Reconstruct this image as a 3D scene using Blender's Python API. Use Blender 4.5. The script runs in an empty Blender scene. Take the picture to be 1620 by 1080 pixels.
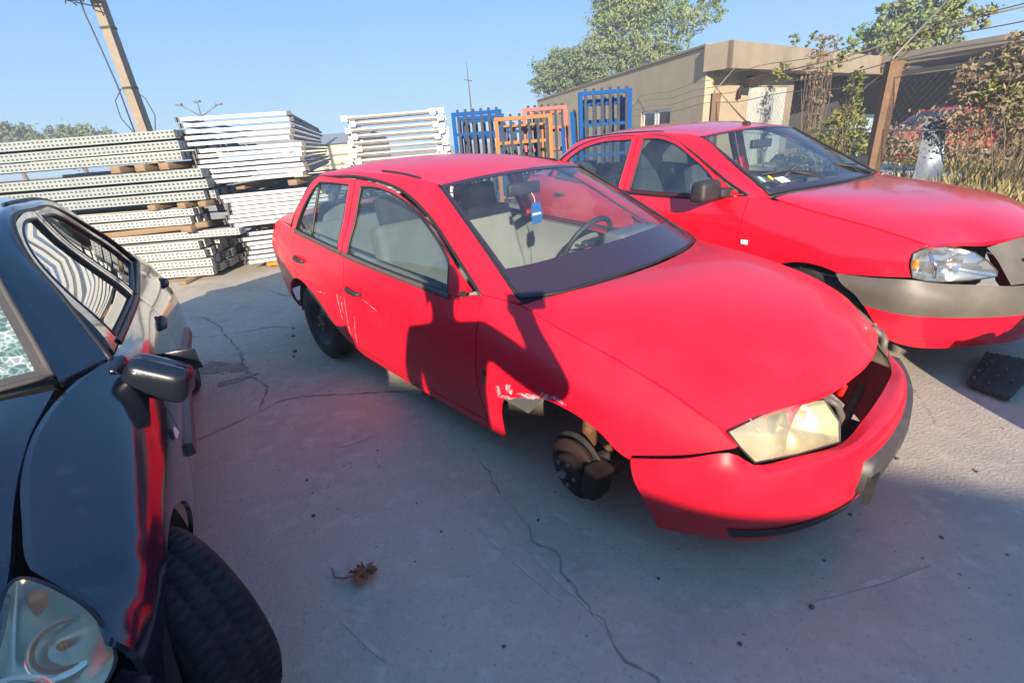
import bpy, bmesh, math, random
import numpy as np
from mathutils import Vector, Matrix
from mathutils.geometry import delaunay_2d_cdt
R = math.radians
random.seed(7)
scn = bpy.context.scene
COL = scn.collection

# ------------------------------------------------------------------ camera, sky, sun, exposure
CAM_H, CAM_F, CAM_PITCH, CAM_ROLL = 1.467, 754.06, R(23.259), R(-4.472)
SUN_EL, SUN_AZ = R(18.3), R(1.0)
cam_data = bpy.data.cameras.new('camera'); cam = bpy.data.objects.new('camera', cam_data); COL.objects.link(cam)
cam_data.sensor_width = 36.0; cam_data.lens = CAM_F / 1620 * 36; cam_data.clip_end = 2000; cam_data.clip_start = 0.02
_f = Vector((0, math.cos(CAM_PITCH), -math.sin(CAM_PITCH))); _r = Vector((1, 0, 0)); _u = _r.cross(_f)
_R = _r * math.cos(CAM_ROLL) + _u * math.sin(CAM_ROLL); _U = _u * math.cos(CAM_ROLL) - _r * math.sin(CAM_ROLL)
cam.matrix_world = Matrix(((_R.x, _U.x, -_f.x, 0), (_R.y, _U.y, -_f.y, 0), (_R.z, _U.z, -_f.z, CAM_H), (0, 0, 0, 1)))
scn.camera = cam
scn.render.resolution_x, scn.render.resolution_y = 1024, 682
world = bpy.data.worlds.new('World'); scn.world = world; world.use_nodes = True
wn = world.node_tree; sky = wn.nodes.new('ShaderNodeTexSky'); sky.sky_type = 'NISHITA'; sky.sun_disc = False
sky.sun_elevation = SUN_EL; sky.sun_rotation = math.pi; sky.air_density = 0.75; sky.dust_density = 0.0; sky.ozone_density = 4.5; sky.altitude = 1000
wn.nodes['Background'].inputs[1].default_value = 0.10
# the Nishita sky evened out towards the soft blue of a clear low-sun afternoon, by height above the horizon
_tc = wn.nodes.new('ShaderNodeTexCoord'); _sp = wn.nodes.new('ShaderNodeSeparateXYZ'); wn.links.new(_tc.outputs['Generated'], _sp.inputs[0])
_mr = wn.nodes.new('ShaderNodeMapRange'); _mr.inputs[1].default_value = 0.0; _mr.inputs[2].default_value = 0.55; _mr.interpolation_type = 'SMOOTHSTEP'; wn.links.new(_sp.outputs[2], _mr.inputs[0])
_g = wn.nodes.new('ShaderNodeMix'); _g.data_type = 'RGBA'; _g.inputs[6].default_value = (1.35, 2.45, 3.75, 1); _g.inputs[7].default_value = (.55, 1.75, 4.0, 1); wn.links.new(_mr.outputs[0], _g.inputs[0])
_m = wn.nodes.new('ShaderNodeMix'); _m.data_type = 'RGBA'; _m.inputs[0].default_value = .78; wn.links.new(sky.outputs[0], _m.inputs[6]); wn.links.new(_g.outputs[2], _m.inputs[7])
wn.links.new(_m.outputs[2], wn.nodes['Background'].inputs[0])
sl = bpy.data.lights.new('sun', 'SUN'); sl.energy = 4.6; sl.angle = R(0.5); sl.color = (1.0, 0.88, 0.70)
so = bpy.data.objects.new('sun', sl); COL.objects.link(so)
sd = Vector((math.sin(SUN_AZ) * math.cos(SUN_EL), math.cos(SUN_AZ) * math.cos(SUN_EL), -math.sin(SUN_EL)))
so.rotation_euler = sd.to_track_quat('-Z', 'Y').to_euler()
scn.view_settings.view_transform = 'Standard'; scn.view_settings.look = 'None'
scn.view_settings.exposure = 1.36; scn.view_settings.gamma = 1.0

# ------------------------------------------------------------------ materials
def mat(name, col, rough=0.6, metal=0.0, coat=0.0, noise=None, bump=0.0, bscale=60, spec=0.5, alpha=1.0):
    """noise: (scale, colour2, contrast low, contrast high)"""
    m = bpy.data.materials.new(name); m.use_nodes = True
    n = m.node_tree; b = n.nodes['Principled BSDF']
    b.inputs['Base Color'].default_value = (*col, 1); b.inputs['Roughness'].default_value = rough
    b.inputs['Metallic'].default_value = metal; b.inputs['Coat Weight'].default_value = coat
    b.inputs['Coat Roughness'].default_value = 0.08
    b.inputs['Specular IOR Level'].default_value = spec
    tc = n.nodes.new('ShaderNodeTexCoord')
    if noise:
        for k, nz in enumerate(noise if isinstance(noise, list) else [noise]):
            t = n.nodes.new('ShaderNodeTexNoise'); t.inputs['Scale'].default_value = nz[0]; t.inputs['Detail'].default_value = 8
            t.inputs['Roughness'].default_value = 0.65
            n.links.new(tc.outputs['Object'], t.inputs['Vector'])
            mr = n.nodes.new('ShaderNodeMapRange'); mr.inputs[1].default_value = nz[2]; mr.inputs[2].default_value = nz[3]
            n.links.new(t.outputs[0], mr.inputs[0])
            mx = n.nodes.new('ShaderNodeMix'); mx.data_type = 'RGBA'; mx.inputs[7].default_value = (*nz[1], 1)
            if k == 0: mx.inputs[6].default_value = (*col, 1)
            else: n.links.new(prev, mx.inputs[6])
            n.links.new(mr.outputs[0], mx.inputs[0]); prev = mx.outputs[2]
        n.links.new(prev, b.inputs['Base Color'])
    if bump:
        t = n.nodes.new('ShaderNodeTexNoise'); t.inputs['Scale'].default_value = bscale; t.inputs['Detail'].default_value = 6
        n.links.new(tc.outputs['Object'], t.inputs['Vector'])
        bp = n.nodes.new('ShaderNodeBump'); bp.inputs['Strength'].default_value = bump; bp.inputs['Distance'].default_value = 0.01
        n.links.new(t.outputs[0], bp.inputs['Height']); n.links.new(bp.outputs[0], b.inputs['Normal'])
    return m

def glass(name, tint=(.82, .87, .86), rough=0.02, dirt=0.06, ior=1.5):
    m = bpy.data.materials.new(name); m.use_nodes = True; n = m.node_tree
    n.nodes.remove(n.nodes['Principled BSDF']); out = n.nodes['Material Output']
    tr = n.nodes.new('ShaderNodeBsdfTransparent'); tr.inputs[0].default_value = (*tint, 1)
    gl = n.nodes.new('ShaderNodeBsdfGlossy'); gl.inputs['Roughness'].default_value = rough
    df = n.nodes.new('ShaderNodeBsdfDiffuse'); df.inputs[0].default_value = (.55, .57, .58, 1)
    ge = n.nodes.new('ShaderNodeNewGeometry'); dt = n.nodes.new('ShaderNodeVectorMath'); dt.operation = 'DOT_PRODUCT'
    n.links.new(ge.outputs['Normal'], dt.inputs[0]); n.links.new(ge.outputs['Incoming'], dt.inputs[1])
    def mth(op, a, b):
        k = n.nodes.new('ShaderNodeMath'); k.operation = op; k.use_clamp = op != 'POWER'
        for i, q in enumerate((a, b)):
            if isinstance(q, (int, float)): k.inputs[i].default_value = q
            elif q is not None: n.links.new(q, k.inputs[i])
        return k.outputs[0]
    f0 = ((ior-1)/(ior+1))**2*1.6
    fr_out = mth('ADD', mth('MULTIPLY', mth('POWER', mth('SUBTRACT', 1.0, mth('ABSOLUTE', dt.outputs['Value'], None)), 5.0), 1-f0), f0)
    tc = n.nodes.new('ShaderNodeTexCoord'); t = n.nodes.new('ShaderNodeTexNoise'); t.inputs['Scale'].default_value = 6; t.inputs['Detail'].default_value = 9
    n.links.new(tc.outputs['Object'], t.inputs['Vector'])
    mr = n.nodes.new('ShaderNodeMapRange'); mr.inputs[1].default_value = .35; mr.inputs[2].default_value = .8; mr.inputs[3].default_value = dirt * .4; mr.inputs[4].default_value = dirt * 2
    n.links.new(t.outputs[0], mr.inputs[0])
    m1 = n.nodes.new('ShaderNodeMixShader'); m2 = n.nodes.new('ShaderNodeMixShader')
    n.links.new(mr.outputs[0], m1.inputs[0]); n.links.new(tr.outputs[0], m1.inputs[1]); n.links.new(df.outputs[0], m1.inputs[2])
    n.links.new(fr_out, m2.inputs[0]); n.links.new(m1.outputs[0], m2.inputs[1]); n.links.new(gl.outputs[0], m2.inputs[2])
    n.links.new(m2.outputs[0], out.inputs[0])
    return m

M = {}
M['fabia_red'] = mat('faded_red_paint', (.74, .004, .020), .42, 0, .30, [(1.7, (.68, .009, .030), .35, .75), (7, (.75, .016, .040), .5, .9), (60, (.70, .08, .10), .64, .95), (170, (.42, .04, .04), .70, .82)], .04, 12, .4)
M['logan_red'] = mat('red_paint', (.68, .004, .022), .28, 0, .8, [(1.6, (.62, .007, .026), .35, .75), (30, (.70, .07, .08), .66, 1.0)], .02, 30, .4)
M['black_paint'] = mat('black_paint', (.006, .009, .018), .16, 0, .9, [(14, (.035, .04, .05), .55, .95), (120, (.07, .075, .085), .60, .85)], .006, 9)
M['grey_paint'] = mat('grey_paint', (.25, .26, .27), .3, .2, .8)
M['black_plastic'] = mat('black_plastic', (.022, .021, .023), .55, 0, 0, (9, (.05, .047, .045), .5, .85), .08, 200)
M['grey_plastic'] = mat('weathered_grey_plastic', (.085, .074, .064), .5, 0, 0, (5, (.13, .112, .095), .4, .75), .06, 160)
M['dark_strip'] = mat('dark_grey_strip', (.05, .042, .042), .5, 0, 0, (7, (.11, .095, .09), .5, .8), .05, 120)
M['mirror_black'] = mat('glossy_black_plastic', (.008, .010, .016), .28, 0, .3)
M['rubber'] = mat('rubber', (.014, .014, .016), .85, 0, 0, (12, (.05, .045, .04), .5, .9), .15, 90)
M['seal'] = mat('window_seal', (.02, .018, .018), .5)
M['beltline'] = mat('dusty_trim', (.10, .075, .07), .6)
M['frit'] = mat('windshield_frit', (.035, .022, .035), .22, 0, .3)
M['glass'] = glass('window_glass', (.90, .95, .94), .02, .035); M['glass_side'] = glass('side_window_glass', (.62, .71, .71), .02, .03, 1.75)
M['black_glass'] = glass('tinted_window_glass', (.30, .36, .34), .02, .03, 3.2)
M['under'] = mat('underbody', (.02, .017, .016), .8, 0, 0, (8, (.06, .045, .035), .45, .8))
M['hub_rust'] = mat('dark_rusty_hub', (.028, .013, .010), .8, .2, 0, (20, (.06, .028, .02), .5, .85), .3, 60)
M['rust'] = mat('rusty_metal', (.10, .045, .025), .75, .3, 0, (20, (.22, .10, .045), .4, .75), .3, 60)
M['steel'] = mat('dull_steel', (.35, .34, .33), .4, .9, 0, (14, (.2, .15, .12), .45, .8))
M['darkrim'] = mat('dark_steel_rim', (.035, .033, .035), .5, .5)
M['seat'] = mat('grey_seat_fabric', (.27, .27, .25), .95, 0, 0, [(4, (.21, .21, .20), .4, .7), (320, (.22, .22, .21), .4, .7)])
M['seat_d'] = mat('dark_seat_fabric', (.045, .048, .06), .9, 0, 0, (60, (.08, .08, .09), .4, .7))
M['dash'] = mat('dashboard_plastic', (.11, .115, .12), .6, 0, 0, None, .05, 150)
M['inner'] = mat('light_interior_trim', (.26, .26, .25), .8)
M['yellow_lens'] = mat('hazed_headlight', (.52, .47, .33), .22, 0, .6, (5, (.66, .60, .42), .4, .7), .02, 20)
M['reflector'] = mat('reflector', (.85, .84, .8), .12, .95)
M['chrome'] = mat('chrome', (.8, .8, .8), .1, 1.0)
M['orange'] = mat('orange_lens', (.75, .22, .02), .3)
M['blue_card'] = mat('blue_card', (.03, .12, .38), .5)
M['white_card'] = mat('white_card', (.75, .75, .72), .5)
M['green_card'] = mat('green_card', (.3, .6, .45), .5)
M['yellow_card'] = mat('yellow_card', (.75, .6, .05), .5)
M['red_plastic'] = mat('red_button', (.6, .02, .02), .4)
M['scratch'] = mat('bare_scratched_filler', (.80, .45, .45), .6, 0, 0, (70, (.72, .02, .05), .42, .58))

def shattered():
    m = glass('shattered_windscreen', (.55, .70, .62), .15, .5, 1.5); n = m.node_tree; tc = n.nodes['Texture Coordinate']
    v = n.nodes.new('ShaderNodeTexVoronoi'); v.feature = 'DISTANCE_TO_EDGE'; v.inputs['Scale'].default_value = 55; n.links.new(tc.outputs['Object'], v.inputs['Vector'])
    mr = n.nodes.new('ShaderNodeMapRange'); mr.inputs[1].default_value = .02; mr.inputs[2].default_value = .14; mr.inputs[3].default_value = .95; mr.inputs[4].default_value = .42; n.links.new(v.outputs['Distance'], mr.inputs[0])
    v2 = n.nodes.new('ShaderNodeTexVoronoi'); v2.inputs['Scale'].default_value = 38; n.links.new(tc.outputs['Object'], v2.inputs['Vector'])
    cr = n.nodes.new('ShaderNodeMix'); cr.data_type = 'RGBA'; cr.inputs[6].default_value = (.20, .33, .29, 1); cr.inputs[7].default_value = (.80, .88, .80, 1); sp = n.nodes.new('ShaderNodeSeparateColor'); n.links.new(v2.outputs['Color'], sp.inputs[0]); n.links.new(sp.outputs[0], cr.inputs[0])
    for nd in n.nodes:
        if nd.type == 'BSDF_DIFFUSE': n.links.new(cr.outputs[2], nd.inputs[0])
        if nd.type == 'MIX_SHADER' and nd.inputs[1].links and nd.inputs[1].links[0].from_node.type == 'BSDF_TRANSPARENT': n.links.new(mr.outputs[0], nd.inputs[0])
    return m
M['shattered'] = shattered()
def lens_mat(name, tint, haze, hcol):
    m = glass(name, tint, .05, haze, 1.5)
    for nd in m.node_tree.nodes:
        if nd.type == 'BSDF_DIFFUSE': nd.inputs[0].default_value = (*hcol, 1)
    return m
M['lamp_bowl'] = mat('dulled_reflector', (.72, .68, .55), .28, .7)
M['lens_old'] = lens_mat('yellowed_headlight_lens', (.88, .82, .64), .40, (.50, .45, .32))
M['lens_dull'] = lens_mat('dusty_headlight_lens', (.97, .94, .86), .05, (.45, .42, .34))
M['lens'] = lens_mat('clear_headlight_lens', (.93, .93, .92), .06, (.6, .6, .6))

# ------------------------------------------------------------------ mesh helpers
def link(name, me, m, parent=None, smooth=True):
    o = bpy.data.objects.new(name, me); COL.objects.link(o)
    if m: me.materials.append(m)
    if parent: o.parent = parent
    if smooth:
        for p in me.polygons: p.use_smooth = True
    return o
def mk(name, vs, fs, m, parent=None, smooth=True):
    me = bpy.data.meshes.new(name); me.from_pydata([tuple(v) for v in vs], [], fs); me.update()
    return link(name, me, m, parent, smooth)
def tag(o, label=None, cat=None, group=None, kind=None):
    if label: o['label'] = label
    if cat: o['category'] = cat
    if group: o['group'] = group
    if kind: o['kind'] = kind
    return o
def empty(name, loc, rot=(0, 0, 0)):
    o = bpy.data.objects.new(name, None); COL.objects.link(o); o.location = loc; o.rotation_euler = rot; o.empty_display_size = .2
    return o
def copy_tree(o, parent=None):
    c = o.copy(); COL.objects.link(c)
    if parent: c.parent = parent
    for ch in list(o.children): copy_tree(ch, c)
    return c

class MB:
    def __init__(s): s.v = []; s.f = []
    def add(s, vs, fs):
        k = len(s.v); s.v += [tuple(v) for v in vs]; s.f += [tuple(i + k for i in f) for f in fs]; return s
    def box(s, x0, x1, y0, y1, z0, z1, mtx=None):
        vs = [Vector((x, y, z)) for x in (x0, x1) for y in (y0, y1) for z in (z0, z1)]
        if mtx: vs = [mtx @ v for v in vs]
        return s.add(vs, [(0, 1, 3, 2), (4, 6, 7, 5), (0, 4, 5, 1), (2, 3, 7, 6), (0, 2, 6, 4), (1, 5, 7, 3)])
    def tube(s, pts, r, n=8, caps=True):
        pts = [Vector(p) for p in pts]; k0 = len(s.v); rs = r if isinstance(r, (list, tuple)) else [r] * len(pts)
        t0 = (pts[1] - pts[0]).normalized(); up = Vector((0, 0, 1)) if abs(t0.z) < .9 else Vector((1, 0, 0))
        a = t0.cross(up).normalized()
        for i, p in enumerate(pts):
            t = (pts[min(i + 1, len(pts) - 1)] - pts[max(i - 1, 0)]).normalized()
            a = (a - t * a.dot(t)).normalized(); b = t.cross(a)
            for j in range(n):
                th = 2 * math.pi * j / n; s.v.append(tuple(p + (a * math.cos(th) + b * math.sin(th)) * rs[i]))
        for i in range(len(pts) - 1):
            for j in range(n):
                q = k0 + i * n; s.f.append((q + j, q + (j + 1) % n, q + n + (j + 1) % n, q + n + j))
        if caps:
            s.f.append(tuple(k0 + j for j in reversed(range(n)))); s.f.append(tuple(k0 + (len(pts) - 1) * n + j for j in range(n)))
        return s
    def lathe(s, prof, n=32, axis='y', cen=(0, 0, 0)):
        """prof: list of (radius, along)"""
        k0 = len(s.v); c = Vector(cen)
        for (r, h) in prof:
            for j in range(n):
                th = 2 * math.pi * j / n; a, b = r * math.cos(th), r * math.sin(th)
                s.v.append(tuple(c + (Vector((a, h, b)) if axis == 'y' else Vector((h, a, b)) if axis == 'x' else Vector((a, b, h)))))
        for i in range(len(prof) - 1):
            for j in range(n):
                q = k0 + i * n; s.f.append((q + j, q + (j + 1) % n, q + n + (j + 1) % n, q + n + j))
        return s
    def build(s, name, m, parent=None, smooth=False): return mk(name, s.v, s.f, m, parent, smooth)

def rbox(name, size, loc, m, parent=None, bev=.02, seg=3, rot=(0, 0, 0), taper=None):
    bm = bmesh.new(); bmesh.ops.create_cube(bm, size=1)
    for v in bm.verts:
        v.co = Vector((v.co.x * size[0], v.co.y * size[1], v.co.z * size[2]))
        if taper and v.co.z > 0: v.co.x *= taper[0]; v.co.y *= taper[1]
    bmesh.ops.bevel(bm, geom=bm.edges[:], offset=bev, segments=seg, profile=.7, affect='EDGES')
    me = bpy.data.meshes.new(name); bm.to_mesh(me); bm.free()
    o = link(name, me, m, parent, True); o.location = loc; o.rotation_euler = rot
    return o

# ---- monotone cubic interpolation
def pchip_slopes(t, y):
    n = len(t); h = np.diff(t); d = np.diff(y) / h; m = np.zeros(n)
    if n == 2: m[:] = d[0]; return m
    for i in range(1, n - 1):
        if d[i - 1] * d[i] > 0:
            w1, w2 = 2 * h[i] + h[i - 1], h[i] + 2 * h[i - 1]; m[i] = (w1 + w2) / (w1 / d[i - 1] + w2 / d[i])
    m[0] = d[0]; m[-1] = d[-1]
    return m
def cr_slopes(t, y):
    n = len(t); m = np.zeros(n); d = np.diff(y) / np.diff(t)
    m[0] = d[0]; m[-1] = d[-1]
    for i in range(1, n - 1):
        h0, h1 = t[i] - t[i - 1], t[i + 1] - t[i]; m[i] = (d[i - 1] * h1 + d[i] * h0) / (h0 + h1)
    return m
class Spl:
    def __init__(s, t, y, mono=False):
        t = np.array(t, float); y = np.array(y, float)
        if t[0] > t[-1]: t, y = t[::-1].copy(), y[::-1].copy()
        s.t, s.y = t, y; s.m = (pchip_slopes if mono else cr_slopes)(t, y)
    def __call__(s, x):
        t, y, m = s.t, s.y, s.m
        if x <= t[0]: return y[0] + m[0] * (x - t[0])
        if x >= t[-1]: return y[-1] + m[-1] * (x - t[-1])
        i = int(np.searchsorted(t, x)) - 1; h = t[i + 1] - t[i]; u = (x - t[i]) / h
        return (2*u**3-3*u*u+1)*y[i] + (u**3-2*u*u+u)*h*m[i] + (-2*u**3+3*u*u)*y[i+1] + (u**3-u*u)*h*m[i+1]
class Curve:
    """smooth 3-D (or 2-D) curve through points, parameter 0..1 by chord length"""
    def __init__(s, pts, byindex=False):
        p = np.array(pts, float); d = np.linalg.norm(np.diff(p, axis=0), axis=1); t = np.concatenate([[0], np.cumsum(d)]) / d.sum()
        if byindex: t = np.linspace(0, 1, len(p))
        s.c = [Spl(t, p[:, k]) for k in range(p.shape[1])]
    def __call__(s, u): return [c(u) for c in s.c]
class Loft:
    """rows: list of curves (each a list of 3-D points); v runs across rows"""
    def __init__(s, rows, byindex=False): s.r = [Curve(r, byindex) for r in rows]; s.n = len(rows)
    def __call__(s, u, v):
        P = np.array([c(u) for c in s.r])
        if s.n == 2: return Vector(P[0] * (1 - v) + P[1] * v)
        t = np.linspace(0, 1, s.n); return Vector([Spl(t, P[:, k])(v) for k in range(3)])
    def grid(s, nu, nv, u0=0, u1=1, v0=0, v1=1, off=0, flip=1):
        us = np.linspace(u0, u1, nu); vs = np.linspace(v0, v1, nv); t = np.linspace(0, 1, s.n); out = []
        for u in us:
            P = np.array([c(u) for c in s.r]); sp = [Spl(t, P[:, k]) for k in range(3)]
            out.append([Vector([q(v) for q in sp]) for v in vs])
        if off:
            o2 = []
            for i in range(nu):
                row = []
                for j in range(nv):
                    a = out[min(i + 1, nu - 1)][j] - out[max(i - 1, 0)][j]; b = out[i][min(j + 1, nv - 1)] - out[i][max(j - 1, 0)]
                    row.append(out[i][j] + a.cross(b).normalized() * off * flip)
                o2.append(row)
            out = o2
        return out
def grid_mesh(G, flange=0, fdir=None, mirror=False):
    nu, nv = len(G), len(G[0]); vs = [p.copy() for r in G for p in r]
    fs = [(i*nv+j, (i+1)*nv+j, (i+1)*nv+j+1, i*nv+j+1) for i in range(nu-1) for j in range(nv-1)]
    if flange:
        ring = [(i, 0) for i in range(nu)] + [(nu-1, j) for j in range(1, nv)] + [(i, nv-1) for i in range(nu-2, -1, -1)] + [(0, j) for j in range(nv-2, 0, -1)]
        k = len(vs); n = len(ring)
        for (i, j) in ring: vs.append(G[i][j].copy())
        for (i, j) in ring: vs.append(G[i][j] + Vector(fdir) * flange)
        fs += [(k+q, k+(q+1) % n, k+n+(q+1) % n, k+n+q) for q in range(n)]
    if mirror: vs = [Vector((v.x, -v.y, v.z)) for v in vs]; fs = [tuple(reversed(f)) for f in fs]
    return vs, fs
def loftobj(name, rows, nu, nv, m, parent, flange=0, fdir=(0, 0, -1), mirror=False, sym=False, byindex=False, **k):
    """sym: rows go from side (y>0) to the centre and are mirrored into a full-width sheet"""
    if sym: rows = rows + [[(p[0], -p[1], p[2]) for p in r] for r in reversed(rows[:-1])]
    vs, fs = grid_mesh(Loft(rows, byindex).grid(nu, nv, **k), flange, fdir, mirror)
    return mk(name, vs, fs, m, parent)

def seg(pts, step=.03, smooth=True):
    p = np.array(pts, float); L = np.linalg.norm(np.diff(p, axis=0), axis=1).sum(); n = max(2, int(L / step) + 1)
    if smooth and len(p) > 2:
        c = Curve(pts); return [tuple(c(u)) for u in np.linspace(0, 1, n)]
    out = []
    for a, b in zip(p[:-1], p[1:]):
        k = max(1, int(np.linalg.norm(b - a) / step))
        out += [tuple(a + (b - a) * i / k) for i in range(k)]
    return out + [tuple(p[-1])]
def poly(*segs):
    out = []
    for s in segs:
        for q in s:
            if not out or math.hypot(out[-1][0]-q[0], out[-1][1]-q[1]) > 1e-4: out.append(q)
    if math.hypot(out[-1][0]-out[0][0], out[-1][1]-out[0][1]) < 1e-4: out.pop()
    return out
def area(p): return sum(p[i][0]*p[(i+1) % len(p)][1]-p[(i+1) % len(p)][0]*p[i][1] for i in range(len(p)))/2
def inset(p, d):
    s = 1 if area(p) > 0 else -1; n = len(p); out = []
    for i in range(n):
        a, b, c = Vector(p[i-1]), Vector(p[i]), Vector(p[(i+1) % n])
        e1, e2 = (b-a).normalized(), (c-b).normalized(); n1, n2 = Vector((-e1.y, e1.x)), Vector((-e2.y, e2.x)); m = n1+n2
        if m.length < .3: m = n1
        m = m.normalized() / max(.5, m.normalized().dot(n1)); out.append((b.x+m.x*d*s, b.y+m.y*d*s))
    return out
def inside(p, x, y):
    r = False; n = len(p); j = n-1
    for i in range(n):
        if (p[i][1] > y) != (p[j][1] > y) and x < (p[j][0]-p[i][0])*(y-p[i][1])/(p[j][1]-p[i][1])+p[i][0]: r = not r
        j = i
    return r
def sheet(P, surf, holes=(), step=.05, gap=.0025):
    P = inset(P, gap) if gap else P; vs = [Vector(p) for p in P]; ed = [(i, (i+1) % len(P)) for i in range(len(P))]; loops = [list(range(len(P)))]
    for h in holes:
        k = len(vs); vs += [Vector(p) for p in h]; ed += [(k+i, k+(i+1) % len(h)) for i in range(len(h))]; loops.append(list(range(k, k+len(h))))
    xs = [p[0] for p in P]; ys = [p[1] for p in P]
    allb = np.array([tuple(v) for v in vs])
    x = min(xs)+step/2
    while x < max(xs):
        y = min(ys)+step/2
        while y < max(ys):
            if inside(P, x, y) and not any(inside(h, x, y) for h in holes) and np.min(np.hypot(allb[:, 0]-x, allb[:, 1]-y)) > step*.45: vs.append(Vector((x, y)))
            y += step
        x += step
    V, E, F, _, _, _ = delaunay_2d_cdt(vs, ed, [], 1, 1e-5)
    F = [f for f in F if not any(inside(h, sum(V[i].x for i in f)/len(f), sum(V[i].y for i in f)/len(f)) for h in holes) and inside(P, sum(V[i].x for i in f)/len(f), sum(V[i].y for i in f)/len(f))]
    out = [surf(v.x, v.y) for v in V]
    # flange
    use = {}
    for f in F:
        for a, b in zip(f, f[1:]+f[:1]): use[(a, b)] = 1
    bd = [(a, b) for (a, b) in use if (b, a) not in use]; mp = {}
    for a, b in bd:
        for q in (a, b):
            if q not in mp: mp[q] = len(out); out.append(out[q].copy()); out.append(out[q]+Vector((0, -.014 if out[q].y > 0 else .014, 0)))
        F.append((a if False else mp[a], mp[a]+1, mp[b]+1, mp[b]))
    return out, F
def panel(name, P, surf, m, parent, side, holes=(), step=.05, gap=.0034, off=0):
    f = (lambda x, z: surf(x, z) + Vector((0, off, 0))) if off else surf
    vs, fs = sheet(P, f, holes, step, gap)
    if side < 0: vs = [Vector((v.x, -v.y, v.z)) for v in vs]; fs = [tuple(reversed(q)) for q in fs]
    return mk(name, vs, [tuple(q) for q in fs], m, parent)

class Side:
    """half-width y as a function of (x, z) through rows of (x, y, z) control points, bottom row first"""
    def __init__(s, rows):
        s.y = [Spl([p[0] for p in r], [p[1] for p in r]) for r in rows]; s.z = [Spl([p[0] for p in r], [p[2] for p in r]) for r in rows]
    def __call__(s, x, z):
        zs = [q(x) for q in s.z]; ys = [q(x) for q in s.y]
        for i in range(1, len(zs)):
            if zs[i] < zs[i-1]+.01: zs[i] = zs[i-1]+.01
        return Vector((x, Spl(zs, ys)(z), z))

# ------------------------------------------------------------------ car builder
def build_wheel(parent, loc, r=.29, w=.17, side=-1, steer=0, rimmat='darkrim', name='wheel'):
    e = empty(name, loc, (0, 0, steer)); e.parent = parent
    prof = [(r*.62, -w*.46), (r*.70, -w*.5), (r*.90, -w*.52), (r*.97, -w*.44), (r, -w*.3), (r, w*.3), (r*.97, w*.44), (r*.90, w*.52), (r*.70, w*.5), (r*.62, w*.46), (r*.60, 0), (r*.62, -w*.46)]
    t = MB().lathe(prof, 48); 
    for k in range(60):      # tread blocks
        th = 2*math.pi*k/60; mt = Matrix.Rotation(th, 4, 'Y')
        for (a, b) in ((-.40, -.14), (-.10, .12), (.16, .40)): t.box(r-.003, r+.0022, w*a, w*b, -.010, .010, mt)
    ty = t.build('tyre', M['rubber'], e, True)
    s = side
    rim = MB().lathe([(r*.62, s*w*.46), (r*.60, s*w*.40), (r*.52, s*w*.25), (r*.50, s*w*.10), (r*.40, s*w*.16), (r*.22, s*w*.26), (r*.20, s*w*.34), (r*.10, s*w*.36), (0.001, s*w*.36)], 36)
    rr = rim.build('rim', M[rimmat], e, True)
    hb = MB()
    for k in range(5):
        th = 2*math.pi*k/5; hb.lathe([(.010, s*w*.30), (.010, s*w*.42), (.001, s*w*.42)], 8, 'y', (.05*math.cos(th), 0, .05*math.sin(th)))
    hb.build('wheel_bolt', M['steel'], rr)
    return e

def seat_set(root, x, y, m, hm=.0, dark=False):
    e = empty('seat', (x, y, .0)); e.parent = root
    rbox('seat_cushion', (.50, .50, .16), (.05, 0, .42+hm), M[m], e, .06, 4, (0, R(-8), 0))
    rbox('seat_back', (.15, .49, .60), (-.27, 0, .74+hm), M[m], e, .06, 4, (0, R(-16), 0), (1, .86))
    h = rbox('headrest', (.10, .27, .19), (-.385, 0, 1.10+hm), M['seat_d' if dark else m], e, .045, 4, (0, R(-12), 0))
    MB().tube([(-.36, .06, .98+hm), (-.38, .06, 1.06+hm)], .006).tube([(-.36, -.06, .98+hm), (-.38, -.06, 1.06+hm)], .006).build('headrest_post', M['steel'], e)
    return e

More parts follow.
